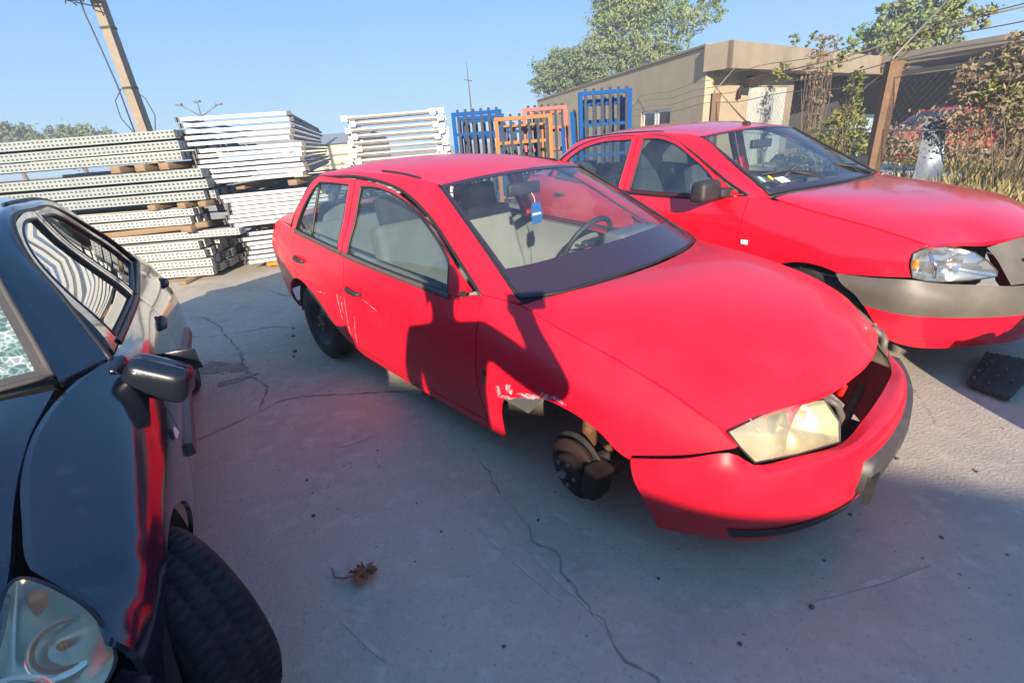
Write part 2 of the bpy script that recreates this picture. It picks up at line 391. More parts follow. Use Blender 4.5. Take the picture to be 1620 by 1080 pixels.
def build_car(S, name, loc, rot):
    root = empty(name, loc, rot); pm = M[S['paint']]; L, G = Side(S['L']), Side(S['G'])
    lf = lambda x, z: L(x, z); gf = lambda x, z: G(x, z)
    rg = [[(p[0], p[1], p[2]) for p in r] for r in S['hood']]
    hood = loftobj('hood', rg, 26, 41, pm, root, .02, sym=True)
    gm = M[S.get('glassmat', 'glass')]
    ws = loftobj('windshield', S['ws'], 14, 25, M[S.get('wsmat', 'glass')], root, sym=True)
    # frit border and seal round the windshield
    wl = Loft(S['ws'] + [[(p[0], -p[1], p[2]) for p in r] for r in reversed(S['ws'][:-1])])
    fb = S.get('frit', .16)
    for (a, b, c, d) in ((0, fb, 0, 1), (.965, 1, 0, 1), (fb, .965, 0, .03), (fb, .965, .97, 1)):
        vs, fs = grid_mesh(wl.grid(8, 30 if c == 0 and d == 1 else 5, a, b, c, d, .003, 1)); k = mk('windshield_frit', vs, fs, M[S.get('fritmat', 'frit')], ws)
    ed = [wl(u, 0) for u in np.linspace(1, 0, 14)] + [wl(0, v) for v in np.linspace(0, 1, 24)[1:]] + [wl(u, 1) for u in np.linspace(0, 1, 14)[1:]]
    MB().tube([p+Vector((0, 0, .002)) for p in ed], .008, 6).build('windshield_seal', M[S.get('sealmat', 'seal')], ws, True)
    loftobj('roof', S['roof'], 20, 25, pm, root, .02, sym=True)
    loftobj('rear_window', S['rw'], 8, 15, gm, root, sym=True)
    if 'deck' in S: loftobj('boot_lid', S['deck'], 8, 15, pm, root, .02, sym=True)
    tl = [r + [(p[0], -p[1], p[2]) for p in reversed(r[:-1])] for r in S['tail']]
    loftobj('tailgate' if 'deck' not in S else 'rear_bumper', tl, 31, 14, pm, root, 0)
    # cowl below the windshield
    cw = [[(p[0]+.035, p[1], p[2]-.012) for p in [r[0] for r in S['ws']]], [(p[0]+.0, p[1], p[2]-.05) for p in [r[0] for r in S['ws']]]]
    cwm = [[*r, *[(p[0], -p[1], p[2]) for p in reversed(r[:-1])]] for r in cw]
    loftobj('cowl_panel', cwm, 24, 2, M['black_plastic'], root)
    for s in (-1, 1):
        panel('fender', S['fender'], lf, pm, root, s, step=.045)
        fd = panel('front_door', S['fdoor'], lf, pm, root, s); rd = panel('rear_door', S['rdoor'], lf, pm, root, s)
        panel('quarter_panel', S['quarter'], lf, pm, root, s); panel('sill', S['sill'], lf, pm, root, s)
        panel('door_frame', S['fframe'], gf, pm, fd, s, [S['fwin']]); panel('door_frame', S['rframe'], gf, pm, rd, s, [S['rwin']])
        win = panel('window', inset(S['fwin'], -.004), gf, M[S.get('sidemat', 'glass_side')], fd, s, off=-.012, gap=0)
        win2 = panel('window', inset(S['rwin'], -.004), gf, M[S.get('sidemat', 'glass_side')], rd, s, off=-.012, gap=0)
        for W, par in ((S['fwin'], fd), (S['rwin'], rd)):
            pts = [G(x, z)+Vector((0, -.004, 0)) for x, z in W]; pts = [Vector((p.x, p.y*s, p.z)) for p in pts]
            MB().tube(pts+pts[:1], .007, 6, False).build('window_seal', M['seal'], par, True)
        for bl, par in ((S['belt'][0], fd), (S['belt'][1], rd)):
            bm_ = MB(); 
            a = [L(x, z)+Vector((0, .006, 0)) for x, z in seg(bl, .06)]
            vs = [Vector((p.x, p.y*s+s*dy, p.z+dz)) for p in a for dy, dz in ((-.012, .014), (.002, .012), (.004, -.012), (-.008, -.016))]
            fs = [(i*4+j, i*4+4+j, i*4+4+(j+1) % 4, i*4+(j+1) % 4) for i in range(len(a)-1) for j in range(4)]
            mk('belt_trim', vs, fs, M[S.get('beltmat', 'beltline')], par)
        # pillar and roof rail
        loftobj('pillar_rail', S['rail'], 60, 9, pm, root, .02, (0, 0, -1), mirror=(s < 0))
        gr = [Vector((p[0], p[1]*s, p[2])) for p in [Curve(S['rail'][-1])(u) for u in np.linspace(.0, 1, 50)]]
        MB().tube([p+Vector((0, s*.004, -.008)) for p in gr], .009, 6).build('door_seal', M['seal'], root, True)
        dt = [Vector((p[0], p[1]*s, p[2]+.003)) for p in [Curve(S['rail'][0])(u) for u in np.linspace(S.get('ditch', .40), S.get('ditch_end', .95), 30)]]
        MB().tube(dt, .007, 6).build('roof_moulding', M['seal'], root, True)
        # door handles
        for (hx, hz), par in zip(S['handles'], (fd, rd)):
            p = L(hx, hz); h = MB(); n = 9; pts = []
            for i in range(n):
                u = i/(n-1)*2-1; q = L(hx+u*.085, hz-u*.004); pts.append(Vector((q.x, (q.y+.004+S.get('hb', .022)*(1-u**4))*s, q.z)))
            h.tube(pts, [.010]+[.014]*(n-2)+[.010], 8).build('door_handle', M[S.get('handlemat', 'black_plastic')], par, True)
            rc = MB(); nn = 20
            vs = [L(hx+.05*math.cos(t)-.005, hz+.026*math.sin(t)+.006)+Vector((0, .0015, 0)) for t in [2*math.pi*i/nn for i in range(nn)]]
            mk('handle_recess', [Vector((v.x, v.y*s, v.z)) for v in vs], [tuple(range(nn))], M[S.get('recess', 'under')], par, False)
        # wheel housings
        for wx, cut in ((0, 1), (-S['wb'], 1)):
            if wx == 0 and S.get('open_arch'): continue
            rr = S['arch_r']; hb = MB(); n = 18; pr = []; cut = S.get('arc', (-.19, 1.12))
            for i in range(n+1):
                th = math.pi*(i/n)*cut[1]+cut[0]; pr.append((wx+rr*math.cos(th), S['hubz']+rr*math.sin(th)))
            vs = []
            for (x, z) in pr: vs += [(x, s*S['track_o'], z), (x, s*(S['track_o']-.30), z)]
            fs = [(2*i, 2*i+2, 2*i+3, 2*i+1) for i in range(n)]; fs.append(tuple(2*i+1 for i in range(n+1)))
            mk('wheel_housing', vs, fs, M['under'], root)
    # floor and inner structure
    fl = MB(); x0, x1, hw = S['floor']; 
    xt = -.80; fl.box(x1, xt, -hw, hw, S['fz'], S['fz']+.03)
    fl.add([(xt, -hw, S['fz']+.001), (xt, hw, S['fz']+.001), (-.38, hw, .52), (-.38, -hw, .52), (xt, -hw, S['fz']+.029), (xt, hw, S['fz']+.029), (-.40, hw, .54), (-.40, -hw, .54)], [(0, 1, 2, 3), (4, 7, 6, 5), (0, 3, 7, 4), (1, 5, 6, 2), (2, 6, 7, 3)])
    fl.box(-.40, -.38, -.62, .62, .545, S['belt_z']-.16)
    fl.build('floor_pan', M['under'], root)
    op = S.get('open_arch')
    hg = MB(); hg.box(-.12 if op else -.30, .42, -.28 if op else -.40, .46, S['fz']+(.20 if op else .05), .62); hg.build('engine', M['under'], root)
    # inner door skins
    for s in (-1, 1):
        for P in (S['fdoor'], S['rdoor']): panel('door_trim', P, lf, M['inner'], root, s, off=-.07, gap=0)
    # dashboard
    prof = [(-.30, .93), (-.45, .935), (-.62, .925), (-.72, .89), (-.74, .80), (-.70, .66), (-.66, .45), (-.45, .42)]; dy = S['dashw']; bz = S['belt_z']-.93
    rows = [[(x+S.get('dx', 0), y, z+bz-(.05 if abs(y) > dy-.02 else 0)) for x, z in prof] for y in np.linspace(-dy, dy, 9)]
    loftobj('dashboard', rows, 22, 17, M['dash'], root)
    m = 'seat' if S['seatm'] == 'seat' else 'seat_d'
    for y in (-.34, .34): seat_set(root, S['seat_x'], y, m, S.get('seat_dz', 0), S.get('dark_head', False))
    rb = empty('rear_bench', (S['seat_x']-.92, 0, 0)); rb.parent = root
    rbox('seat_cushion', (.50, 1.22, .17), (.08, 0, .42), M[m], rb, .06, 4, (0, R(-6), 0))
    rbox('seat_back', (.15, 1.22, .55), (-.25, 0, .70), M[m], rb, .06, 4, (0, R(-18), 0))
    for y in (-.36, .36): rbox('headrest', (.09, .25, .16), (-.36, y, 1.02+S.get('seat_dz', 0)), M[m], rb, .04, 4)
    rbox('parcel_shelf', (.38, 1.16, .03), (S['seat_x']-1.45, 0, .93), M['dash'], root, .01, 2)
    # steering wheel on the car's left
    sw = empty('steering_wheel', (-.93+S.get('dx', 0), .35, .875+bz), (0, R(-62), 0)); sw.parent = root
    a = MB(); a.tube([(.195*math.cos(t), .195*math.sin(t), 0) for t in np.linspace(0, 2*math.pi, 40)], .016, 8, False); a.build('steering_rim', M['black_plastic'], sw, True)
    rbox('steering_hub', (.13, .17, .05), (0, 0, -.025), M['black_plastic'], sw, .02, 3)
    b = MB(); b.tube([(0, .05, -.02), (0, .18, 0)], .014).tube([(0, -.05, -.02), (0, -.18, 0)], .014).tube([(-.05, 0, -.02), (-.175, .04, 0)], .014).tube([(-.05, 0, -.02), (-.175, -.04, 0)], .014).tube([(0, 0, -.03), (0, 0, -.25)], .03)
    b.build('steering_spoke', M['black_plastic'], sw, True)
    rm = rbox('rear_view_mirror', (.035, .24, .065), (S['mir'][0], 0, S['mir'][1]), M['black_plastic'], root, .015, 3)
    MB().tube([(S['mir'][0], 0, S['mir'][1]+.02), (S['mir'][0]+.05, 0, S['mir'][1]+.085)], .01).build('mirror_stem', M['black_plastic'], root)
    return root, L, G

def front_bumper(root, rows, m, name='front_bumper', nu=64, nv=22, **k):
    rs = [r + [(p[0], -p[1], p[2]) for p in reversed(r[:-1])] for r in rows]
    vs, fs = grid_mesh(Loft(rs).grid(nu, nv, **k)); return mk(name, vs, fs, M[m], root), Loft(rs)

def headlight(root, outline, ctr, m, side, bulge=.02, lensm='lens', refl=True):
    """outline: closed 3-D points round the lamp (front-left winding), domed lens over a reflector bowl"""
    pts = [Vector((p[0], p[1]*side, p[2])) for p in outline]; c = sum(pts, Vector())/len(pts); c = Vector((ctr[0], ctr[1]*side, ctr[2]))
    n = len(pts); dense = []
    e = tag(empty('headlight', (0, 0, 0))); e.parent = root
    K = 7; vs = []; fs = []; out = Vector((ctr[3], ctr[4]*side, ctr[5])).normalized()
    for k in range(K):
        u = k/K
        for p in pts: vs.append(p*(1-u)+c*u+out*bulge*(1-(1-u)**2))
    vs.append(c+out*bulge)
    for k in range(K-1):
        for i in range(n): fs.append((k*n+i, k*n+(i+1) % n, (k+1)*n+(i+1) % n, (k+1)*n+i))
    for i in range(n): fs.append(((K-1)*n+i, (K-1)*n+(i+1) % n, K*n))
    ln = mk('lens', vs, fs, M[lensm], e)
    MB().tube(pts+pts[:1], .0035, 6, False).build('lens_seal', M['seal'], ln, True)
    vs = []; fs = []
    for k in range(5):
        u = k/4
        for p in pts: vs.append(p*(1-u*.75)+c*u*.75-out*(.09*math.sin(u*1.57)))
    vs.append(c-out*.09)
    for k in range(4):
        for i in range(n): fs.append((k*n+i, k*n+(i+1) % n, (k+1)*n+(i+1) % n, (k+1)*n+i))
    for i in range(n): fs.append((4*n+i, 4*n+(i+1) % n, 5*n))
    mk('reflector', vs, fs, M[m], e)
    return e, ln, c, out

def dense(pts, step=.02):
    out = []
    for a, b in zip(pts, pts[1:]+pts[:1]):
        a, b = Vector(a), Vector(b); k = max(1, int((b-a).length/step)); out += [tuple(a.lerp(b, i/k)) for i in range(k)]
    return out

# ================================================================== the faded red saloon in the middle
F = dict(open_arch=True, paint='fabia_red', wb=2.458, hubz=.281, arch_r=.345, track_o=.755, arc=(.05, .97), floor=(-.38, -3.2, .66), fz=.235, belt_z=.92, dashw=.66, dx=.12, seatm='seat', seat_x=-1.42, dark_head=True,
    mir=(-.98, 1.235), frit=.21, beltmat='beltline', recess='fabia_red', ditch=.36, ditch_end=.50, sealmat='seal')
F['L'] = [
 [(.62, .60, .22), (.387, .735, .232), (-.40, .752, .236), (-1.2, .744, .209), (-1.9, .742, .215), (-2.9, .735, .30), (-3.35, .64, .36)],
 [(.62, .655, .36), (.36, .765, .36), (-.40, .786, .37), (-1.2, .80, .35), (-2.0, .80, .36), (-2.9, .785, .42), (-3.38, .665, .46)],
 [(.62, .67, .50), (.30, .79, .52), (-.20, .812, .55), (-1.2, .822, .54), (-2.2, .826, .55), (-2.9, .79, .58), (-3.40, .68, .60)],
 [(.62, .672, .60), (.45, .74, .64), (.20, .782, .69), (-.2, .795, .72), (-.5, .80, .74), (-1.3, .826, .73), (-2.3, .818, .77), (-2.9, .775, .80), (-3.40, .675, .78)],
 [(.62, .66, .66), (.523, .688, .712), (.378, .699, .766), (.195, .703, .813), (-.10, .706, .866), (-.30, .70, .905), (-.52, .740, .920), (-.67, .762, .875), (-1.2, .775, .892), (-1.72, .780, .918), (-2.2, .768, .945), (-2.5, .752, .955), (-2.9, .70, .975), (-3.35, .62, .93)]]
F['G'] = [
 [(-.5, .768, .84), (-1.7, .788, .885), (-2.5, .765, .925), (-2.9, .71, .95)],
 [(-.5, .742, .93), (-1.7, .770, .96), (-2.5, .745, .985), (-2.9, .69, 1.0)],
 [(-.5, .683, 1.08), (-1.7, .705, 1.09), (-2.5, .700, 1.10), (-2.9, .655, 1.09)],
 [(-.5, .632, 1.21), (-1.7, .655, 1.22), (-2.5, .645, 1.21), (-2.9, .61, 1.18)],
 [(-.5, .60, 1.31), (-1.7, .615, 1.32), (-2.5, .60, 1.30), (-2.9, .56, 1.27)]]
F['hood'] = [
 [(-.30, .70, .905), (-.10, .706, .866), (.195, .703, .813), (.378, .699, .766), (.50, .690, .720), (.545, .672, .696)],
 [(-.262, .65, .918), (-.08, .65, .893), (.20, .648, .848), (.39, .64, .797), (.52, .628, .738), (.570, .61, .702)],
 [(-.22, .55, .930), (-.05, .555, .918), (.22, .55, .878), (.42, .545, .823), (.55, .54, .755), (.598, .535, .710)],
 [(-.17, .42, .938), (0, .42, .935), (.26, .415, .900), (.46, .414, .842), (.60, .412, .770), (.660, .412, .722)],
 [(-.135, .28, .943), (.03, .28, .948), (.30, .285, .915), (.52, .288, .852), (.655, .29, .782), (.708, .292, .728)],
 [(-.115, .12, .946), (.05, .12, .953), (.32, .12, .924), (.56, .12, .862), (.69, .11, .795), (.742, .10, .742)],
 [(-.110, 0, .946), (.05, 0, .954), (.32, 0, .926), (.57, 0, .866), (.70, 0, .800), (.748, 0, .748)]]
F['ws'] = [
 [(-.325, .69, .926), (-.52, .645, 1.035), (-.76, .592, 1.168), (-1.025, .532, 1.309)],
 [(-.235, .56, .930), (-.46, .52, 1.062), (-.72, .475, 1.195), (-.995, .42, 1.322)],
 [(-.175, .33, .938), (-.42, .31, 1.085), (-.69, .28, 1.222), (-.97, .25, 1.334)],
 [(-.145, 0, .942), (-.40, 0, 1.092), (-.675, 0, 1.232), (-.955, 0, 1.340)]]
F['roof'] = [
 [(-1.04, .525, 1.314), (-1.3, .515, 1.343), (-1.7, .512, 1.358), (-2.1, .515, 1.350), (-2.42, .525, 1.318)],
 [(-1.005, .40, 1.326), (-1.3, .40, 1.366), (-1.7, .40, 1.383), (-2.1, .40, 1.375), (-2.44, .40, 1.336)],
 [(-.98, .22, 1.338), (-1.3, .22, 1.383), (-1.7, .22, 1.398), (-2.1, .22, 1.390), (-2.46, .22, 1.350)],
 [(-.965, 0, 1.343), (-1.3, 0, 1.388), (-1.7, 0, 1.403), (-2.1, 0, 1.395), (-2.47, 0, 1.355)]]
F['rail'] = [
 [(-.31, .692, .908), (-.50, .652, 1.028), (-.75, .598, 1.166), (-1.035, .538, 1.310), (-1.3, .522, 1.345), (-1.7, .518, 1.360), (-2.1, .520, 1.352), (-2.42, .528, 1.318), (-2.62, .545, 1.19), (-2.88, .57, 1.00)],
 [(-.42, .715, .912), (-.575, .678, 1.012), (-.78, .636, 1.130), (-1.02, .582, 1.264), (-1.3, .556, 1.336), (-1.68, .553, 1.355), (-2.1, .557, 1.348), (-2.42, .568, 1.306), (-2.62, .612, 1.175), (-2.86, .655, 1.00)],
 [(-.505, .735, .918), (-.633, .700, .982), (-.79, .662, 1.066), (-.98, .622, 1.170), (-1.29, .588, 1.290), (-1.61, .582, 1.332), (-2.1, .588, 1.330), (-2.37, .600, 1.305), (-2.58, .650, 1.14), (-2.70, .715, .975)]]
F['rw'] = [[(-2.44, .515, 1.318), (-2.62, .54, 1.185), (-2.86, .56, 1.00)], [(-2.48, .3, 1.345), (-2.68, .31, 1.20), (-2.93, .32, 1.02)], [(-2.49, 0, 1.352), (-2.70, 0, 1.21), (-2.95, 0, 1.025)]]
F['deck'] = [[(-2.72, .70, .972), (-3.0, .675, .972), (-3.25, .62, .955), (-3.38, .60, .90)], [(-2.90, .55, 1.0), (-3.05, .54, .995), (-3.30, .50, .975), (-3.42, .48, .92)], [(-2.97, 0, 1.01), (-3.12, 0, 1.01), (-3.38, 0, .985), (-3.48, 0, .92)]]
F['tail'] = [[(-3.30, .66, .90), (-3.38, .60, .90), (-3.46, .3, .91), (-3.48, 0, .91)], [(-3.30, .70, .72), (-3.42, .62, .70), (-3.50, .3, .70), (-3.52, 0, .70)], [(-3.20, .725, .55), (-3.44, .62, .52), (-3.54, .3, .52), (-3.56, 0, .52)], [(-3.0, .735, .36), (-3.36, .62, .33), (-3.46, .3, .32), (-3.48, 0, .32)]]
sA = seg([(-.50, .918), (-.487, .72), (-.485, .50), (-.489, .30)]); sAr = sA[::-1]
arch = seg([(-.40, .238), (-.385, .34), (-.365, .43), (-.31, .515), (-.20, .562), (-.08, .603), (.0, .608), (.082, .60), (.179, .572), (.262, .516), (.300, .526)])
hoodl = seg([(.523, .708), (.378, .763), (.195, .810), (-.10, .864), (-.30, .902), (-.50, .918)])
F['fender'] = poly(hoodl, sA, seg([(-.489, .30), (-.49, .236)], .03, False), seg([(-.49, .236), (-.40, .238)]), seg([(-.40, .238), (-.385, .34), (-.362, .43), (-.31, .515), (-.20, .562), (-.08, .603), (.0, .608), (.082, .602), (.179, .574), (.262, .520), (.298, .510)]), seg([(.298, .510), (.30, .530)]), seg([(.30, .530), (.458, .589), (.59, .648)]), seg([(.59, .648), (.545, .69), (.523, .708)]))
sB = seg([(-1.74, .917), (-1.715, .85), (-1.70, .60), (-1.68, .40), (-1.665, .295)]); 
sC = seg([(-2.58, .957), (-2.565, .80), (-2.50, .66), (-2.40, .618)]); arcR = seg([(-2.40, .618), (-2.24, .565), (-2.10, .47), (-2.02, .37), (-1.98, .285)])
F['fdoor'] = poly(sA[::-1], seg([(-.50, .918), (-.60, .895), (-.67, .875), (-1.2, .89), (-1.74, .917)]), sB, seg([(-1.665, .295), (-1.2, .285), (-.489, .30)]))
F['rdoor'] = poly(sB[::-1], seg([(-1.74, .917), (-2.2, .943), (-2.58, .957)]), sC, arcR, seg([(-1.98, .285), (-1.665, .295)]))
F['sill'] = poly(seg([(-.489, .30), (-1.2, .285), (-1.665, .295), (-1.98, .285)]), seg([(-1.98, .285), (-1.90, .235), (-1.80, .205)]), seg([(-1.80, .205), (-1.2, .209), (-.49, .236)]), seg([(-.49, .236), (-.489, .30)]))
F['quarter'] = poly(seg([(-2.58, .957), (-2.9, .972), (-3.2, .955), (-3.34, .925)]), seg([(-3.34, .925), (-3.37, .70), (-3.36, .45), (-3.30, .38)]), seg([(-3.30, .38), (-2.9, .33), (-2.80, .33)]), seg([(-2.80, .33), (-2.81, .42), (-2.75, .53), (-2.64, .60), (-2.50, .63), (-2.40, .618)]), sC[::-1])
ftop = [(-1.742, 1.322), (-1.61, 1.318), (-1.29, 1.276), (-.985, 1.156), (-.795, 1.052), (-.64, .966), (-.56, .918)]
F['fframe'] = poly(seg(ftop), seg([(-.56, .918), (-.67, .872), (-1.2, .887), (-1.742, .915)]), seg([(-1.742, .915), (-1.742, 1.322)]))
F['fwin'] = poly(seg([(-1.665, 1.285), (-1.48, 1.287), (-1.26, 1.256), (-1.04, 1.180), (-.87, 1.092), (-.742, 1.012)]), seg([(-.742, 1.012), (-.715, .885)]), seg([(-.715, .885), (-1.2, .900), (-1.68, .925)]), seg([(-1.68, .925), (-1.665, 1.285)]))
F['rframe'] = poly(seg([(-1.748, 1.322), (-2.1, 1.321), (-2.30, 1.316), (-2.38, 1.285), (-2.55, 1.12), (-2.62, 1.02), (-2.65, .957)]), seg([(-2.65, .957), (-2.2, .940), (-1.748, .915)]), seg([(-1.748, .915), (-1.748, 1.322)]))
F['rwin'] = poly(seg([(-1.82, 1.287), (-2.08, 1.288), (-2.25, 1.284)]), seg([(-2.25, 1.284), (-2.35, 1.225), (-2.45, 1.11), (-2.515, 1.01), (-2.54, .968)]), seg([(-2.535, .968), (-2.2, .953), (-1.81, .932)]), seg([(-1.81, .932), (-1.82, 1.285)]))
F['belt'] = [seg([(-.70, .872), (-1.2, .889), (-1.735, .916)]), seg([(-1.75, .918), (-2.2, .944), (-2.56, .957)])]
F['handles'] = [(-1.565, .735), (-2.40, .79)]
fab, FL, FG = build_car(F, 'saloon_car', (.7557, 2.0666, -.0691), (0, .0282, -.8486))
tag(fab, 'faded red saloon car missing its near front wheel, in the middle of the yard', 'car', 'red saloon cars in the yard')
for _d, _s in zip([c for c in fab.children if c.name.startswith('rear_door')], (-1, 1)):
    MB().tube([(p.x, p.y*_s, p.z) for p in [FG(-2.205+(z-.95)*-.12, z)+Vector((0, -.003, 0)) for z in np.linspace(.955, 1.285, 8)]], .009, 6).build('window_divider', M['seal'], _d, True)
bumper_rows = [
 [(.300, .792, .522), (.458, .756, .585), (.585, .700, .640), (.628, .634, .584), (.703, .502, .579), (.780, .331, .574), (.796, .16, .585), (.80, 0, .590)],
 [(.302, .796, .500), (.460, .770, .545), (.592, .722, .580), (.652, .655, .560), (.735, .52, .564), (.822, .335, .575), (.852, .16, .582), (.858, 0, .583)],
 [(.315, .792, .44), (.465, .772, .46), (.600, .712, .47), (.690, .628, .472), (.775, .49, .478), (.845, .315, .485), (.872, .15, .49), (.878, 0, .49)],
 [(.345, .772, .36), (.48, .745, .36), (.605, .678, .355), (.70, .585, .355), (.785, .45, .36), (.845, .29, .37), (.868, .14, .37), (.874, 0, .37)],
 [(.375, .748, .285), (.49, .712, .28), (.605, .635, .268), (.695, .535, .262), (.775, .40, .268), (.83, .27, .285), (.85, .13, .29), (.856, 0, .29)],
 [(.387, .735, .232), (.50, .680, .235), (.60, .605, .226), (.672, .53, .222), (.755, .385, .238), (.815, .26, .262), (.832, .12, .265), (.838, 0, .265)]]
bp, BLo = front_bumper(fab, bumper_rows, 'fabia_red')
def bstrip(name, u0, u1, v0, v1, off, m, nu=30, nv=5, lo=None):
    G0 = (lo or BLo).grid(nu, nv, u0, u1, v0, v1); G1 = (lo or BLo).grid(nu, nv, u0, u1, v0, v1, off, 1)
    for a, b in zip(G0, G1):
        for i in range(nv):
            d = b[i]-a[i]
            if d.x*1.5+d.y*a[i].y < 0: b[i] = a[i]-d
    vs, fs = grid_mesh(G1); return mk(name, vs, fs, M[m], bp)
bstrip('bumper_slot', .13, .37, .64, .75, .004, 'black_plastic'); bstrip('bumper_slot', .63, .87, .64, .75, .004, 'black_plastic')
# projecting dark rub strip with number plate bracket on the nose
st = MB(); pts = []
for y in np.linspace(.30, -.62, 26):
    x = .905 - .30*y*y - (.12*abs(y)**4); pts.append((x, y))
for i in range(len(pts)-1):
    (xa, ya), (xb, yb) = pts[i], pts[i+1]
for k, (z0, z1, dx) in enumerate(((.395, .515, 0),)):
    vs = []
    for (x, y) in pts:
        for q, z in ((-.05, z1+.004), (.005, z1), (.012, (z0+z1)/2), (.0, z0), (-.05, z0-.004)): vs.append((x+q-.012, -y, z-.0 ))
    fs = [(i*5+j, (i+1)*5+j, (i+1)*5+j+1, i*5+j+1) for i in range(len(pts)-1) for j in range(4)]
    fs += [tuple(range(5)), tuple(reversed(range(len(vs)-5, len(vs))))]
    st.add([(v[0], v[1]-.0, v[2]) for v in vs], fs)
stv = st.build('rub_strip', M['dark_strip'], bp, True)
pb = MB(); pb.box(.868, .884, -.30, .22, .36, .47); 
for k in range(5): pb.box(.882, .890, -.295+.006*k*2, -.290+.012*k, .365, .465)
pb.build('number_plate_bracket', M['black_plastic'], bp)
lo_, = (Loft([[(p[0]+.004, p[1], p[2]) for p in r] for r in [bumper_rows[-1]]+[[(p[0]-.10, p[1]*.97, p[2]-.0) for p in bumper_rows[-1]]]]),)
ho = dense([(.552, .676, .691), (.588, .657, .640), (.628, .630, .590), (.703, .498, .585), (.776, .335, .580), (.757, .309, .635), (.700, .305, .695), (.655, .412, .714), (.596, .534, .704)])
for s in (-1, 1):
    e, ln, c, o = headlight(fab, ho, (.68, .48, .645, .7, .32, .25), 'lamp_bowl', s, .024, 'lens_old')
    MB().tube([(.575, .585*s, .70), (.612, .575*s, .665), (.628, .57*s, .63), (.655, .575*s, .588)], .007, 8).build('lamp_divider', M['lamp_bowl'], e, True); MB().lathe([(.001, -.03), (.04, -.022), (.07, .0), (.082, .03)], 30, 'x', (.64, .43*s, .635)).build('reflector_bowl', M['lamp_bowl'], e, True)
# grille opening: dark bay, slam panel, radiator, loose brackets and hose
bay = MB(); bay.box(.48, .50, -.32, .32, .30, .72); bay.box(.50, .78, -.30, .30, .30, .32)
bay.build('radiator', M['under'], fab)
sp = MB(); sp.box(.60, .655, -.31, .31, .655, .685); sp.box(.64, .66, -.012, .02, .40, .66); sp.build('slam_panel', M['fabia_red'], fab)
wl_ = MB(); wl_.box(.655, .672, -.25, -.02, .640, .700); wl_.add([(.674, -.26, .706), (.690, -.16, .722), (.705, -.06, .716), (.71, .10, .724), (.668, .10, .66), (.668, -.06, .668), (.664, -.17, .65), (.664, -.25, .655)], [(0, 1, 6, 7), (1, 2, 5, 6), (2, 3, 4, 5)])
wl_.build('broken_grille_frame', M['inner'], fab)
for (a, r) in (([(.69, -.30, .70), (.735, -.285, .68), (.75, -.26, .63), (.742, -.25, .585)], .012), ([(.70, -.29, .70), (.72, -.265, .66), (.735, -.24, .60)], .009), ([(.68, -.28, .71), (.70, -.25, .69), (.73, -.235, .64), (.74, -.23, .59)], .006), ([(.70, .36, .72), (.73, .34, .69), (.735, .33, .64)], .014), ([(.68, .33, .74), (.715, .35, .70), (.72, .36, .66)], .012)): MB().tube(a, r, 7).build('lamp_bracket', M['grey_plastic'], fab, True)

MB().tube([(.66, -.02, .60), (.68, -.0, .62), (.69, .02, .60), (.685, .02, .57), (.68, .035, .55)], .012).build('coolant_hose', M['red_plastic'], fab, True)
MB().tube([(.60, -.33, .42), (.68, -.2, .45), (.72, .0, .47), (.70, .3, .48)], .02).build('support_bar', M['rust'], fab, True)
# damage over the front arch: scraped filler patches, indicator hole
def patch(pts, m, off=.0022, name='scrape_mark', s=-1, par=None):
    vs, fs = sheet(pts, lambda x, z: FL(x, z)+Vector((0, off, 0)), (), .03, 0)
    return mk(name, [Vector((v.x, v.y*s, v.z)) for v in vs], [tuple(q) for q in fs if max(q) < 10**9], M[m], par or fab)
rnd = random.Random(3)
def blob(cx, cz, rx, rz, ang, n=22, j=.35):
    out = []
    for i in range(n):
        t = 2*math.pi*i/n; r = 1+rnd.uniform(-j, j); a, b = rx*r*math.cos(t), rz*r*math.sin(t); out.append((cx+a*math.cos(ang)-b*math.sin(ang), cz+a*math.sin(ang)+b*math.cos(ang)))
    return out
for a in ((-.345, .545, .012, .022, .2), (-.275, .575, .018, .020, .1), (-.30, .528, .05, .006, .25), (-.15, .592, .05, .010, .3), (-.07, .622, .035, .010, .2), (-.01, .632, .03, .007, -.1), (-.20, .582, .03, .005, .3)): patch(blob(*a), 'scratch')
patch(blob(-.425, .600, .014, .016, 0, 16, .1), 'under', .003, 'indicator_hole'); patch(blob(-.44, .562, .028, .008, -.1, 16, .1), 'grey_plastic', .003, 'indicator_hole')
for a in ((-1.45, .70, .03, .0025, -.2), (-1.36, .68, .035, .002, -.25), (-1.72, .62, .012, .002, 1.2), (-1.78, .60, .05, .002, 1.35), (-1.83, .56, .09, .0022, 1.45), (-1.76, .50, .12, .002, 1.3), (-1.70, .43, .10, .0022, 1.1), (-2.10, .62, .08, .002, .1)): patch(blob(*a, 26, .5), 'scratch', .0018)
patch(blob(-.60, .905, .016, .012, 0, 16, .2), 'under', .02, 'mirror_mount_hole')
